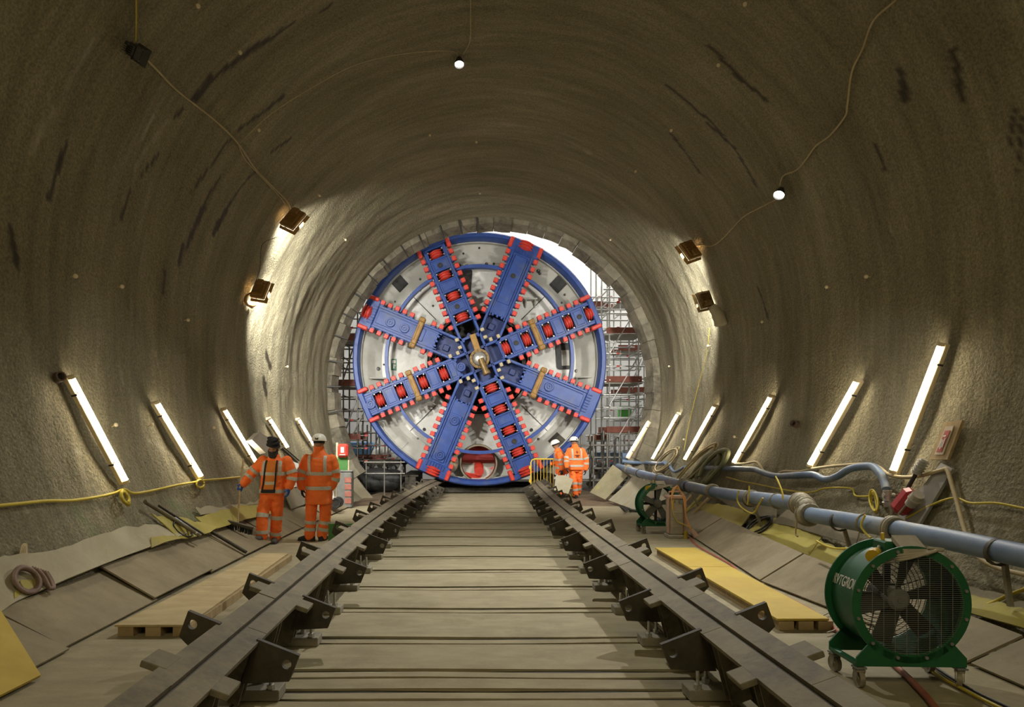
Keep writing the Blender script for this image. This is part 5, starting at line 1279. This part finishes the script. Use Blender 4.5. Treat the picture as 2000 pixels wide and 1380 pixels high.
# broom
s_ = 121.2; rx, ry = root.location.x, root.location.y
def bp(px, py, dy): return Vector(((px-VX)/FPX*(ry+dy), ry+dy, CAMZ+(VY-py)/FPX*(ry+dy)))
g0 = V['WL']+Vector((rx, ry, 0)); 
top, bot = bp(482, 896, -.10), bp(467, 1026, -.55)
gl = [o for o in root.children if o.name.startswith('glove')][0]; gc = gl.matrix_basis @ Vector((0, .035, .09))+Vector((rx, ry, 0))
tt_ = (gc.z-bot.z)/(top.z-bot.z); shift = gc-(bot+(top-bot)*tt_); top += shift*1.0; bot += Vector((shift.x*.2, 0, 0))
br = thing('broom', 'wide dark broom held by the turbaned man, its head on the scuffed boards', 'broom', (bot.x, bot.y, 0))
b = MB(); b.tube([bot, bot+(gc-bot)*1.0, top], .014, 10); obj('stick', b, TIMBER, br, world=True)
hA, hB = bot+Vector((-.23, 0, .085)), bot+Vector((.23, 0, -.045))
b = MB(); b.beam(hA, hB, .07, .05, b=.008); obj('head', b, RAILD, br, world=True)
b = MB(); rnd = random.Random(3)
for i in range(90):
    q = hA+(hB-hA)*rnd.random()+Vector((0, rnd.uniform(-.03, .03), -.02)); b.cyl(q, q+Vector((rnd.uniform(-.012, .012), rnd.uniform(-.012, .012), -.085)), .006, .004, n=4)
o = obj('bristles', b, BLACK, br, world=True); o['kind'] = 'stuff'
# man seen from behind
B = person('man in white helmet and long orange jacket, seen from behind beside the turbaned man', 615, 1056,
           dict(head=(623, 865, .0), neck=(623, 883, 0), waist=(625, 938, 0), hip=(623, 965, 0), SL=(600, 897, 0), SR=(648, 897, 0), EL=(588, 928, 0), ER=(655, 928, 0), WL=(590, 950, -.02), WR=(648, 950, -.02),
                HL=(609, 970, 0), HR=(636, 970, 0), KL=(607, 1012, 0), KR=(634, 1012, .02), AL=(605, 1045, 0), AR=(628, 1045, .04)), (0.05, 1),
           dict(hem=984, bands=[952, 924], legbands=(.13, .66, .84), toeL=(-1, .15), toeR=(.15, 1), w=.225, dep=.155, collar=.11, boot=GLOVEK, palmL=Vector((1, 0, 0)), palmR=Vector((-1, 0, 0)), look=Vector((.05, 1, -.05))))
helmet(B[0], B[2])
b = MB()
def backp(R, x, z, add):
    w, dd = R[4](z); c = R[3](z); return Vector((c.x, c.y, z))+R[5]*x-R[6]*(dd*(max(1-(abs(x)/w)**2.3, 0))**(1/2.3)+add)
zc = (1056-894)/118.8
for i in range(9): b.grid(lambda a, v: backp(B, -.085+.019*i+.014*a, zc-.006*i*.2+.009*v, .014), 1, 1, .004)
obj('back_print', b, REFL, B[0], smooth=0)
# the two men at the machine
C_ = person('man in white helmet, dark print on his orange jacket back, by the barrier', 1126, 972,
            dict(head=(1121, 862.5, 0), neck=(1123, 872, 0), waist=(1124, 903, 0), hip=(1124, 914, 0), SL=(1112, 880, 0), SR=(1137, 880, 0), EL=(1106, 896, -.05), ER=(1145, 898, 0), WL=(1105, 910, -.2), WR=(1144, 915, 0),
                 HL=(1117, 917, 0), HR=(1132, 917, 0), KL=(1121, 943, -.05), KR=(1132, 942, .1), AL=(1124, 965, -.02), AR=(1132, 962, .25)), (-.15, 1),
            dict(hem=917, bands=[909, 896], legbands=(.55, .8), toeL=(-.1, 1), toeR=(.1, 1), w=.235, dep=.17, collar=.08, boot=GLOVEK, look=Vector((-.5, 1, -.1))))
helmet(C_[0], C_[2])
zc = (972-888)/68.0
b = MB()
for i in range(7): b.grid(lambda a, v: backp(C_, -.07+.02*i+.015*a, zc-.02+.025*v, .02), 1, 1, .004)
for i in range(4): b.grid(lambda a, v: backp(C_, -.035+.02*i+.015*a, zc-.06+.022*v, .02), 1, 1, .004)
b.grid(lambda a, v: backp(C_, -.006+.012*a, zc+.04+.11*v, .02), 1, 1, .004); b.grid(lambda a, v: backp(C_, -.04+.08*a, zc+.085+.012*v, .02), 1, 1, .004)
obj('back_print', b, TURB, C_[0], smooth=0)
D_ = person('stooping man in white helmet and orange jacket, facing the machine behind the white sheet', 1093, 968,
            dict(head=(1085, 868, 0), neck=(1090, 879, 0), waist=(1096, 905, 0), hip=(1097, 917, 0), SL=(1091, 886, -.2), SR=(1095, 885, .2), EL=(1093, 901, -.27), ER=(1086, 903, .22), WL=(1094, 914, -.30), WR=(1079, 906, .12),
                 HL=(1096, 920, -.1), HR=(1098, 920, .1), KL=(1095, 943, -.1), KR=(1096, 943, .1), AL=(1097, 962, -.1), AR=(1098, 962, .1)), (-1, .08),
            dict(hem=925, bands=[913, 897], legbands=(.55, .8), toeL=(-1, 0), toeR=(-1, .1), w=.225, dep=.18, collar=.07, boot=GLOVEK, look=Vector((-1, .0, -.35)), palmL=Vector((0, 1, 0)), palmR=Vector((0, -1, 0))))
helmet(D_[0], D_[2])
# white sheet of board in front of them
cs = [P(1082, 957, 19.1), P(1110, 964, 19.15), P(1120, 936, 19.3), P(1104, 928, 19.3), P(1086, 928, 19.3)]
b = MB(); n_ = Vector((0, -1, .15)).normalized(); k = len(cs); b.add(cs+[p-n_*.02 for p in cs], [tuple(range(k)), tuple(range(2*k-1, k-1, -1))]+[(i, k+i, k+(i+1) % k, (i+1) % k) for i in range(k)])
tag(obj('white_sheet', b, GFLEECE, smooth=0), 'pale sheet of board standing in front of the two men by the barrier', 'sheet')
# yellow barrier
bx = P(1037, 943, 20.35); bar = thing('barrier', 'yellow crowd barrier standing in front of the machine beside the two men', 'barrier', (bx.x, 20.35, 0))
b = MB(); wd = 1.25; z0, z1 = .22, 1.10
b.tube([(0, 0, 0), (0, 0, z1-.1), (.03, 0, z1-.03), (.1, 0, z1), (wd-.1, 0, z1), (wd-.03, 0, z1-.03), (wd, 0, z1-.1), (wd, 0, 0)], .022, 8); b.tube([(0, 0, z0), (wd, 0, z0)], .018, 8); obj('frame', b, YEL, bar)
b = MB(); b.cyl((0, 0, z0), (0, 0, z1), .009, n=6); me = b.mesh('upright', YEL)
for i in range(1, 13): link('upright', me, bar, loc=(wd*i/13, 0, 0))
for x in (.1, wd-.1):
    b = MB(); b.tube([(x, -.22, .015), (x, 0, .06), (x, .22, .015)], .018, 6); obj('foot', b, YEL, bar)
for z in (.45, .85):
    b = MB(); b.box((-.035, 0, z), (.05, .04, .1), b=.008); obj('hook', b, YEL, bar)
# ------------------------------------------------------------------ fans
def fan(label, loc, rotz, D=.78, L=.36, guard=True, blades=6, text=True, box=True):
    root = thing('ventilation_fan', label, 'fan', loc, rotz); R = D/2; zc = .56*D/.78
    c = T(0, 0, zc) @ FACE                      # local z -> -y
    ri = R*.86
    b = MB(); b.lathe([(ri, L/2), (ri+.012, L/2), (ri+.012, -L/2), (ri, -L/2)], 56, c, close=True); obj('drum', b, GREEN, root)
    b = MB(); b.lathe([(ri-.003, L/2-.02), (ri-.003, -L/2+.02)], 48, c); obj('drum_inner_shade', b, mat('dark_green_drum_shade', (0.006, 0.03, 0.014), rough=.9, spec=.1), root)  # added dark skin: shade inside the drum put into colour
    for zz in (L/2-.006, -L/2-.006):
        b = MB(); b.lathe([(ri-.004, zz), (R, zz), (R, zz+.012), (ri-.004, zz+.012)], 56, c, close=True); fl = obj('flange', b, GREEN, root)
        for i in range(12):
            a = 2*math.pi*(i+.5)/12; q = c @ Vector(((R+ri)/2*math.cos(a), (R+ri)/2*math.sin(a), 0)); sgn = -1 if zz > 0 else 1
            e = c @ Vector(((R+ri)/2*math.cos(a), (R+ri)/2*math.sin(a), zz+(.024 if zz > 0 else -.012))); e2 = c @ Vector(((R+ri)/2*math.cos(a), (R+ri)/2*math.sin(a), zz+.006)); b = MB(); b.cyl(e2, e, .012, n=6); obj('flange_bolt', b, GREYBIN, fl)
    if guard:
        b = MB(); zz = L/2+.012; n = 52
        for i in range(1, n):
            y = -ri+2*ri*i/n; w = math.sqrt(max(ri*ri-y*y, 0)); b.cyl(c @ Vector((-w, y, zz)), c @ Vector((w, y, zz)), .0016, n=4, caps=False)
        for i in range(1, 9):
            x = -ri+2*ri*i/9; w = math.sqrt(max(ri*ri-x*x, 0)); b.cyl(c @ Vector((x, -w, zz+.003)), c @ Vector((x, w, zz+.003)), .0022, n=4, caps=False)
        obj('guard', b, GREYBIN, root)
        b = MB(); zz = -L/2-.02
        for r in np.linspace(.1, ri, 9): b.lathe([(r-.003, zz), (r, zz+.003), (r+.003, zz), (r, zz-.003)], 40, c, close=True)
        for i in range(6):
            a = 2*math.pi*i/6+.3; b.cyl(c @ Vector((0, 0, zz)), c @ Vector((ri*math.cos(a), ri*math.sin(a), zz)), .004, n=5)
        obj('rear_guard', b, BLACK, root)
    b = MB(); b.lathe([(0, .06), (.055, .06), (.075, .045), (.08, 0), (.08, -.05), (0, -.05)], 24, c); b.lathe([(0, .066), (.02, .066), (.025, .05)], 12, c); obj('hub', b, GREYBIN, root)
    b = MB(); b.lathe([(0, -.05), (.095, -.05), (.10, -.07), (.10, -L/2+.0), (.0, -L/2)], 20, c); obj('motor', b, BLACK, root)
    for i in range(blades):
        a = 360*i/blades+12; b = MB()
        b.grid(lambda u, v: c @ RZ(a) @ RX(0) @ Vector((.07+(ri-.09)*u, (v-.5)*(.075+.05*u), (v-.5)*(.085-.05*u))), 6, 3, .008); obj('blade', b, BLACK if guard else GREYBIN, root, smooth=50)
    for i in range(4):
        a = math.radians(90*i+0); b = MB(); b.beam(c @ Vector((.08*math.cos(a), .08*math.sin(a), -.10)), c @ Vector((ri*math.cos(a), ri*math.sin(a), -.10)), .05, .012, up=(0, -1, 0)); obj('strut', b, BLACK, root)
    w2 = R*.92; zb = zc-R*1.06
    for y in (-L/2, L/2):
        b = MB(); prof = [(-w2, zb), (w2, zb), (w2, zb+.06), (w2*.72, zc-R*.62)]
        arc = [(math.cos(math.radians(t))*(ri+.012), zc+math.sin(math.radians(t))*(ri+.012)) for t in range(-45, -136, -9)]
        poly = prof+arc+[(-w2*.72, zc-R*.62), (-w2, zb+.06)]
        n = len(poly); b.add([(x, y-.006, z) for x, z in poly]+[(x, y+.006, z) for x, z in poly], [(i, (i+1) % n, n+(i+1) % n, n+i) for i in range(n)]); 
        m = len(arc)
        top = [(w2, zb+.06), (w2*.72, zc-R*.62)]+arc+[(-w2*.72, zc-R*.62), (-w2, zb+.06)]
        k = len(top); vs = [(x, yy, z) for yy in (y-.006, y+.006) for x, z in top]+[(x, yy, zb) for yy in (y-.006, y+.006) for x, z in top]
        fs = []
        for i in range(k-1): fs += [(2*k+i, 2*k+i+1, i+1, i)[::-1], (3*k+i, 3*k+i+1, k+i+1, k+i)]
        b.add(vs, fs); obj('end_plate', b, GREEN, root, smooth=0)
    for sx in (-1, 1):
        b = MB(); b.box((sx*(w2-.02), 0, zb+.012), (.04, L, .024)); obj('base_rail', b, GREEN, root)
    for sx in (-1, 1):
        for y in (-L/2+.02, L/2-.02):
            ct = obj('caster', MB().box((sx*(w2-.03), y, zb-.012), (.07, .07, .012)).cyl((sx*(w2-.03), y, zb-.01), (sx*(w2-.03), y, zb-.035), .018, n=10), GREYBIN, root)
            a = random.uniform(-35, 35); rw = (zb-.03)/2; cw = Vector((sx*(w2-.03), y, rw)); Mw = T(cw) @ RZ(a)
            b = MB()
            for q in (-1, 1): b.add([(q*.022, -.028, zb-.03-rw), (q*.022, .028, zb-.03-rw), (q*.022, .016, -.01), (q*.022, -.016, -.01), (q*.026, -.028, zb-.03-rw), (q*.026, .028, zb-.03-rw), (q*.026, .016, -.01), (q*.026, -.016, -.01)],
                                     [(0, 1, 2, 3), (7, 6, 5, 4), (0, 4, 5, 1), (1, 5, 6, 2), (2, 6, 7, 3), (3, 7, 4, 0)], Mw)
            b.box((0, 0, zb-.03-rw), (.06, .06, .012), Mw); obj('fork', b, COUP, ct)
            b = MB(); b.lathe([(0, -.016), (rw*.35, -.018), (rw*.4, -.012), (rw*.8, -.012), (rw, -.016), (rw+.0, .016), (rw*.8, .012), (rw*.4, .012), (rw*.35, .018), (0, .018)], 22, Mw @ RY(90)); obj('wheel', b, COUP, ct)
    if box:
        cb = obj('control_box', MB().box((.0, 0, zc+R*.93), (.22, .16, .08), b=.01), GREEN, root)
        b = MB(); b.add([(-.06, -.20, zc+R*.93), (.10, -.20, zc+R*.93), (.10, -.06, zc+R+.055), (-.06, -.06, zc+R+.055), (-.06, -.20, zc+R*.93-.035), (.10, -.20, zc+R*.93-.035), (.10, -.06, zc+R+.02), (-.06, -.06, zc+R+.02)],
                        [(0, 1, 2, 3), (7, 6, 5, 4), (0, 4, 5, 1), (1, 5, 6, 2), (2, 6, 7, 3), (3, 7, 4, 0)]); obj('cover', b, GREYPL, cb, smooth=0)
        b = MB(); b.cyl((-.07, .02, zc+R), (-.075, .02, zc+R+.06), .012, n=8); obj('switch', b, YEL, cb)
        b = MB()
        for i in range(3): b.tube(spline([(-.12, -.02, zc+R*.93), (-.17, -.10, zc+R*.80-.02*i), (-.05, -L/2-.02, zc+R*.86-.015*i), (.12, -L/2-.02-.01*i, zc+R*.92), (.21-.03*i, -L/2, zc+R*.94), (.10, -L/2-.01, zc+R*.97)], 5), .010, 7)
        obj('cable', b, GREYPL, root, smooth=60)
        b = MB(); b.cyl((-.15, -.04, zc+R*.83), (-.215, -.12, zc+R*.80), .035, .040, 14); b.cyl((-.20, -.10, zc+R*.805), (-.225, -.135, zc+R*.795), .045, n=14); obj('plug', b, mat('yellow_plug', (.55, .36, .02), rough=.4), root)
    if text:
        cu = bpy.data.curves.new('t', 'FONT'); cu.body = 'RVTGROUP'; cu.size = .105; cu.extrude = .002; cu.align_x = 'CENTER'
        to = bpy.data.objects.new('t', cu); COL.objects.link(to); dg = bpy.context.evaluated_depsgraph_get()
        me = bpy.data.meshes.new_from_object(to.evaluated_get(dg)); bpy.data.objects.remove(to)
        rr = ri+.014
        for v in me.vertices:                       # wrap round the drum: reading direction along the circumference
            a = math.radians(172)+v.co.x/rr*-1.0*0; 
            ay = v.co.x; hz = v.co.y
            v.co = Vector((-rr*math.cos(hz/rr+.22), -ay*.62+.0, zc+rr*math.sin(hz/rr+.22)))+Vector((-1, 0, .2)).normalized()*v.co.z
            v.co.y = ay*.62
        for v in me.vertices: v.co.y = -v.co.y
        me.materials.clear(); me.materials.append(WHITEB); me.name = 'lettering'; link('lettering', me, root)
    return root
p = P(1748, 1345, 4.72); fan('near green drum fan with wire guard and white lettering on casters', (p.x, 4.72, 0), math.radians(-2))
p = P(1284, 1040, 12.25); fan('far green drum fan on casters with open spokes, beside the heater', (p.x, 12.25, 0), math.radians(2), .72, .34, guard=False, blades=5, text=False, box=True)
# heater / transformer
p = F(1318, 1049); hx = thing('site_transformer', 'dusty transformer box with pink top and cable, beside the far fan', 'transformer', (p.x, p.y, 0))
b = MB(); b.box((0, 0, .36), (.25, .24, .62), b=.03); b.box((0, 0, .03), (.29, .28, .06), b=.01)
for z in (.2, .32, .44): b.box((0, -.125, z), (.18, .02, .03), b=.006)
obj('casing', b, GREYPL, hx)
b = MB(); b.box((0, 0, .69), (.30, .28, .05), b=.015); obj('top', b, PINK, hx)
for sx in (-1, 1):
    b = MB(); b.box((sx*.14, -.1, .38), (.03, .04, .60), b=.01); obj('side_rail', b, PINK, hx)
b = MB(); b.tube([(-.1, 0, .7), (-.1, 0, .78), (.1, 0, .78), (.1, 0, .7)], .014, 8); obj('handle', b, PINK, hx)
b = MB(); b.cyl((.06, -.13, .62), (.06, -.16, .62), .035, n=14); b.cyl((-.05, -.13, .62), (-.05, -.15, .62), .02, n=14); obj('socket', b, GREYBIN, hx)
b = MB()
for i in range(4): b.tube(spline([(-.09+.01*i, -.15, .5), (-.10, -.15, .68), (-.06+.02*i, -.1, .84+.015*i), (.06, -.1, .80), (.10+.012*i, -.15, .66), (.13, -.17, .40), (.20, -.2, .15+.02*i)], 5), .010, 6)
obj('cable', b, mat('orange_cable', (.62, .27, .09), (.68, .36, .14), 6), hx, smooth=60)
b = MB(); b.tube(spline([(-.07, -.15, .66), (-.09, -.18, .48), (-.02, -.18, .3), (.1, -.18, .24), (.24, -.16, .15), (.3, -.15, .05)], 5), .009, 6); obj('cable', b, YCAB, hx, smooth=60)
b = MB(); b.cyl((.22, -.2, .16), (.29, -.24, .04), .035, .05, 10); obj('plug', b, PINK, hx)
b = MB(); b.cyl((.13, -.17, .0), (.13, -.17, .13), .035, n=14); b.cyl((.13, -.17, .10), (.13, -.17, .115), .04, n=14); tag(obj('yellow_tin', b, mat('tin_yellow', (.42, .30, .03), rough=.5), hx), None, None)
# ------------------------------------------------------------------ fire point and trolley
fpd = 16.8; fp = P(674, 985, fpd)
fd = thing('fire_drum', 'squat grey drum with red stripes beside the man in the long jacket', 'drum', (fp.x, fpd, 0))
b = MB(); b.box((0, 0, .445), (.38, .32, .89), b=.03); b.box((0, 0, .90), (.40, .34, .03), b=.01); obj('body', b, GREYBIN, fd)
for i in range(4):
    b = MB(); b.box((.10, -.165, .18+.17*i), (.16, .012, .13), b=.003); obj('red_stripe', b, mat('faded_red', (.34, .11, .08), (.42, .17, .13), 8), fd)
fe = thing('fire_point', 'red extinguisher box over a green board on a post behind the grey drum', 'fire point', (fp.x-.10, fpd+.25, 0))
b = MB(); b.box((-.14, 0, .8), (.05, .05, 1.6), b=.006); b.box((.14, 0, .62), (.04, .04, 1.24), b=.006); obj('post', b, CREAM, fe)
b = MB(); b.box((0, -.03, 1.03), (.25, .03, .45)); obj('green_plate', b, GREENB, fe)
b = MB(); b.box((.02, -.08, 1.40), (.26, .18, .34), b=.05); bx_ = obj('extinguisher_box', b, RED, fe); b = MB(); b.box((.02, -.175, 1.42), (.08, .01, .14)); b.box((.02, -.178, 1.30), (.14, .01, .02)); obj('label_plate', b, WHITEB, bx_)
tr = F(650, 992); tl = thing('hand_trolley', 'small trolley with a white tray and black wheel behind the man in the long jacket', 'trolley', (-2.98, 15.5, .12))
b = MB(); b.add([(-.22, -.2, .04), (.02, -.2, .25), (.06, -.2, .22), (-.16, -.2, .02), (-.22, .2, .04), (.02, .2, .25), (.06, .2, .22), (-.16, .2, .02)], [(0, 3, 2, 1), (4, 5, 6, 7), (0, 1, 5, 4), (1, 2, 6, 5), (2, 3, 7, 6), (3, 0, 4, 7)]); b.beam((.02, 0, .24), (-.1, 0, .9), .04, .04); obj('tray', b, WHITEB, tl)
for y in (-.16, .16):
    b = MB(); b.lathe([(.05, -.02), (.11, -.03), (.125, 0), (.11, .03), (.05, .02)], 20, T(.1, y, .125) @ RX(90)); b.lathe([(0, -.025), (.05, -.025), (.05, .025), (0, .025)], 12, T(.1, y, .125) @ RX(90)); obj('wheel', b, RUBBER, tl)
# ------------------------------------------------------------------ scaffolds and clutter in the shaft
def scaffold(label, x0, x1, y0, y1, zs, top, toes, braces, step=None, deck=True, nx=2, m=GALV):
    root = thing('scaffold_tower', label, 'scaffold', ((x0+x1)/2, (y0+y1)/2, 0)); r = .028
    off = world_off(root)
    xs = np.linspace(x0, x1, nx)
    for x in xs:
        for y in (y0, y1):
            b = MB(); b.cyl((x, y, 0), (x, y, top+random.uniform(0, .4)), r, n=7); obj('standard', b, m, root, world=True)
            b = MB(); b.box((x, y, .005), (.15, .15, .01)); obj('base_plate', b, m, root, world=True)
    for z in zs:
        for y in (y0, y1):
            b = MB(); b.cyl((x0-.2, y, z), (x1+.2, y, z), r*.9, n=6); obj('ledger', b, m, root, world=True)
        for x in xs:
            b = MB(); b.cyl((x, y0-.1, z+.05), (x, y1+.1, z+.05), r*.9, n=6); obj('transom', b, m, root, world=True)
            if random.random() < .5:
                b = MB(); b.box((x+.3*(x1-x0), y0-.03, z), (.1, .03, .06)); obj('red_clamp', b, RED, root, world=True)
    for z in toes:
        for i in range(4):
            y = y0+(y1-y0)*(i+.5)/4
            b = MB(); b.box(((x0+x1)/2, y, z+.09), (x1-x0+.3, (y1-y0)/4-.015, .04)); obj('deck_board', b, DECK, root, world=True)
        for y in (y0-.05, y1+.05):
            b = MB(); b.box(((x0+x1)/2, y, z+.22), (x1-x0+.2, .035, .2)); obj('toe_board', b, TOE, root, world=True)
    for (xa, za, xb, zb) in braces:
        b = MB(); b.cyl((xa, y0-.05, za), (xb, y0-.05, zb), r*.85, n=6); obj('brace', b, m, root, world=True)
    return root
def zpy(py, d): return CAMZ+(VY-py)/FPX*d
def xpx(x, d): return (x-VX)/FPX*d
d = 23.0
rz = [zpy(q, d) for q in (926, 880, 815, 795, 770, 745, 715, 690, 668, 640, 612, 590, 565)]
scaffold('near grey scaffold tower with red toe boards to the fan side of the machine', xpx(1190, d), xpx(1247, d), d, d+1.3, rz, zpy(545, d), [zpy(q+3, d) for q in (848, 750, 655)],
         [(xpx(1190, d), zpy(q, d), xpx(1247, d), zpy(q-95, d)) for q in (880, 790, 690)])
scaffold('tall slim scaffold tower with short red boards right behind the machine rim', xpx(1164, d+1.6), xpx(1186, d+1.6), d+1.6, d+2.6, [zpy(q, d+1.6) for q in (900, 850, 800, 740, 690, 645, 605, 580)], zpy(530, d+1.6), [zpy(q+6, d+1.6) for q in (600, 860)], [(xpx(1164, d), zpy(640, d), xpx(1186, d), zpy(560, d))])
d = 26.2
scaffold('far white scaffold stair tower beyond the near grey tower', xpx(1212, d), xpx(1258, d), d, d+1.2, [zpy(q, d) for q in (900, 860, 820, 780, 740, 715, 695, 650, 615, 590)], zpy(560, d), [zpy(q+2, d) for q in (770, 688, 595)],
         [(xpx(1216, d)+.15*i, zpy(860-i*90, d), xpx(1252, d), zpy(790-i*90, d)) for i in range(3)]+[(xpx(1216, d)+.35, zpy(850-i*90, d), xpx(1262, d), zpy(780-i*90, d)) for i in range(3)])
d = 22.6
scaffold('dark scaffold with three decks on the sweeper side of the machine', xpx(678, d)-.6, -3.52, d, d+1.2, [zpy(q, d) for q in (945, 922, 900, 875, 850, 820, 800, 775, 748, 720, 700, 672, 640, 610)], zpy(575, d), [zpy(q+3, d) for q in (862, 757, 668)],
         [(xpx(672, d), zpy(850, d), xpx(700, d), zpy(770, d)), (xpx(690, d), zpy(850, d), xpx(716, d), zpy(790, d)), (xpx(668, d), zpy(750, d), xpx(690, d), zpy(680, d))], nx=3, m=mat('dull_tube', (.16, .15, .13), (.26, .25, .22), 9, .5, .4))
d = 25.5
scaffold('low scaffold frame behind the machine foot on the sweeper side', xpx(700, d), xpx(752, d), d, d+1.0, [zpy(q, d) for q in (935, 915, 895, 870, 845)], zpy(835, d), [zpy(905, d)], [(xpx(705, d), zpy(930, d), xpx(740, d), zpy(850, d)), (xpx(740, d), zpy(930, d), xpx(775, d), zpy(850, d))], nx=4, m=MATS['dull_tube'])
# rolled blue banners / bundles, white sacks and dark plant
def lump(name, label, cat, c, r, m, n=5, seed=1):
    b = MB(); rnd = random.Random(seed)
    for i in range(n): b.ball((c[0]+rnd.uniform(-.6, .6)*r[0], c[1]+rnd.uniform(-.4, .4)*r[1], max(c[2]+rnd.uniform(-.3, .3)*r[2], r[2]*.5)), (r[0]*rnd.uniform(.4, .7), r[1]*rnd.uniform(.4, .7), r[2]*rnd.uniform(.4, .6)), 12, 8)
    return tag(obj(name, b, m, smooth=60), label, cat)
lump('tarpaulin_heap', 'black tarpaulin heap beside the machine foot on the sweeper side', 'heap', (-2.7, 21.9, .40), (.8, .5, .55), BLACK, 6, 4)
lump('sack_pile', 'white bulk sack on the shaft floor behind the low scaffold frame', 'sack', (xpx(745, 27), 27.2, .9), (.9, .6, 1.0), WHITEB, 4, 6)
for i, (x, y, z, w, h, m, l) in enumerate(((700, 875, 27.5, 1.2, .5, mat('light_blue_crate', (.12, .28, .55), (.18, .36, .62), 5), 'light blue crate stacked high behind the decked scaffold'), (690, 900, 27.5, 1.0, .4, MATS['light_blue_crate'], 'light blue crate lower down behind the decked scaffold'),
                                          (1068, 918, 23.2, .5, .5, WHITEB, 'white bundle on the floor behind the yellow barrier'), (1195, 895, 26, 1.4, .5, mat('steel_blue', (.12, .17, .24), (.2, .26, .34), 6), 'steel blue crate behind the near scaffold tower foot'))):
    c = P(x, y, z); t = thing('storage_crate', l, 'crate', (c.x, z, 0)); zc = max(c.z, h/2+.01)
    b = MB(); b.box((0, 0, zc), (w, .5, h), b=.03); obj('box', b, m, t)
    for s in (-.35, 0, .35):
        b = MB(); b.box((w*s, -.26, zc), (.05, .03, h*.96)); obj('rib', b, m, t)
    if zc-h/2 > .05: b = MB(); b.box((0, 0, (zc-h/2)/2), (w*.8, .4, zc-h/2)); obj('stand', b, RAILD, t)
c = P(1180, 900, 22.2)
pr = thing('pump_rack', 'dark rack of pipes and pumps between the two men and the blue pipe end', 'rack', (c.x, 22.2, 0))
b = MB()
for x in (-.75, -.35, .1, .5, .8):
    for y in (0, .6): b = MB(); b.cyl((x, y, 0), (x, y, 1.75+.3*random.random()), .03, n=6); obj('post', b, MATS['dull_tube'], pr)
for z in (.35, .75, 1.1, 1.5):
    b = MB(); b.cyl((-.9, 0, z), (.95, 0, z), .03, n=6); b.cyl((-.9, .6, z), (.95, .6, z), .025, n=6); obj('rail', b, MATS['dull_tube'], pr)
for i in range(9):
    b = MB(); x = -.8+.18*i; z = random.uniform(.15, 1.2); b.cyl((x, .2, z), (x+random.uniform(.1, .4), .45, z+random.uniform(-.1, .3)), random.uniform(.06, .14), n=10); obj('cylinder', b, [DARKM, GREYBIN, RAILD][i % 3], pr)
b = MB()
for i in range(1, 7, 2): b.tube(spline([(-.7+.2*i, -.05, .1), (-.6+.18*i, -.15, .8), (-.65+.2*i, -.02, 1.4+.1*(i % 3)), (-.5+.2*i, .1, 1.7), (-.45+.2*i, 0, .9)], 5), .022, 6)
obj('hose', b, DARKM, pr, smooth=60)
for i, (x0, z0, x1, r, m, l) in enumerate(((1172, .12, 1215, .12, GREYBIN, 'grey pipe lying on the mud behind the two men'),)):
    p0, p1 = Vector((xpx(x0, 20.9), 20.9, z0)), Vector((xpx(x1, 21.2), 21.2, z0)); b = MB(); b.tube([p0, (p0+p1)/2, p1], r, 14); b.lathe([(r, -.03), (r+.04, -.03), (r+.04, .03), (r, .03)], 14, frame(p0+Vector((.1, 0, 0)), (0, 1, 0), (0, 0, 1), (1, 0, 0)), close=True); tag(obj('loose_pipe', b, m), l, 'pipe')
b = MB(); b.cyl((.55, -.12, 1.12), (1.25, -.12, 1.12), .13, n=14); b.cyl((1.2, -.12, 1.12), (1.26, -.12, 1.12), .16, n=14); obj('blue_pipe', b, PIPEB, pr)
b = MB(); c = P(1220, 806, 27.5); b.box((0, 0, 0), (.5, .3, .55), T(c), b=.02); tag(obj('green_crate', b, mat('lime_green', (.12, .5, .08), (.16, .6, .12), 5)), 'lime green box up in the far scaffold stair tower', 'box')
lo = thing('muck_conveyor', 'dark low plant frame on the shaft floor beside the machine foot, sweeper side', 'machine', (xpx(745, 23.9), 23.9, 0))
b = MB(); b.box((0, 0, .9), (1.8, .5, .16), b=.01); b.box((0, 0, .3), (1.5, .4, .35), b=.02); obj('frame', b, DARKM, lo)
for i in range(6):
    b = MB(); b.cyl((-.75+.3*i, -.3, .7), (-.75+.3*i, .3, .7), .07, n=10); obj('roller', b, GREYBIN, lo)
for x in (-.8, .8):
    b = MB(); b.box((x, -.2, .45), (.07, .07, .9)); b.box((x, .2, .45), (.07, .07, .9)); obj('leg', b, RAILD, lo)

gr = thing('guard_rail', 'two bar galvanised guard rail beside the machine foot on the sweeper side', 'rail', (-2.4, 20.6, 0))
for x in (-.55, 0, .5):
    b = MB(); b.cyl((x, 0, 0), (x, 0, 1.05), .020, n=7); obj('post', b, MATS['dull_tube'], gr)
for z in (.66, 1.0):
    b = MB(); b.cyl((-.6, -.03, z), (.62, -.03, z), .018, n=7); obj('bar', b, MATS['dull_tube'], gr)
cr = thing('under_machine_filler', 'added dark cradle under the boring machine', 'filler', (TC.x, 23.0, 0))  # dark beams added to darken the bright gap under the machine
for s in (-1, 1):
    b = MB(); b.box((s*2.15, 0, .28), (.35, 3.4, .5), b=.02); b.box((s*2.15, 0, .55), (.5, 3.4, .05)); obj('girder', b, DARKM, cr)
for y in (-1.5, 0, 1.5):
    b = MB(); b.box((0, y, .10), (3.9, .3, .16), b=.02); obj('cross_beam', b, DARKM, cr)
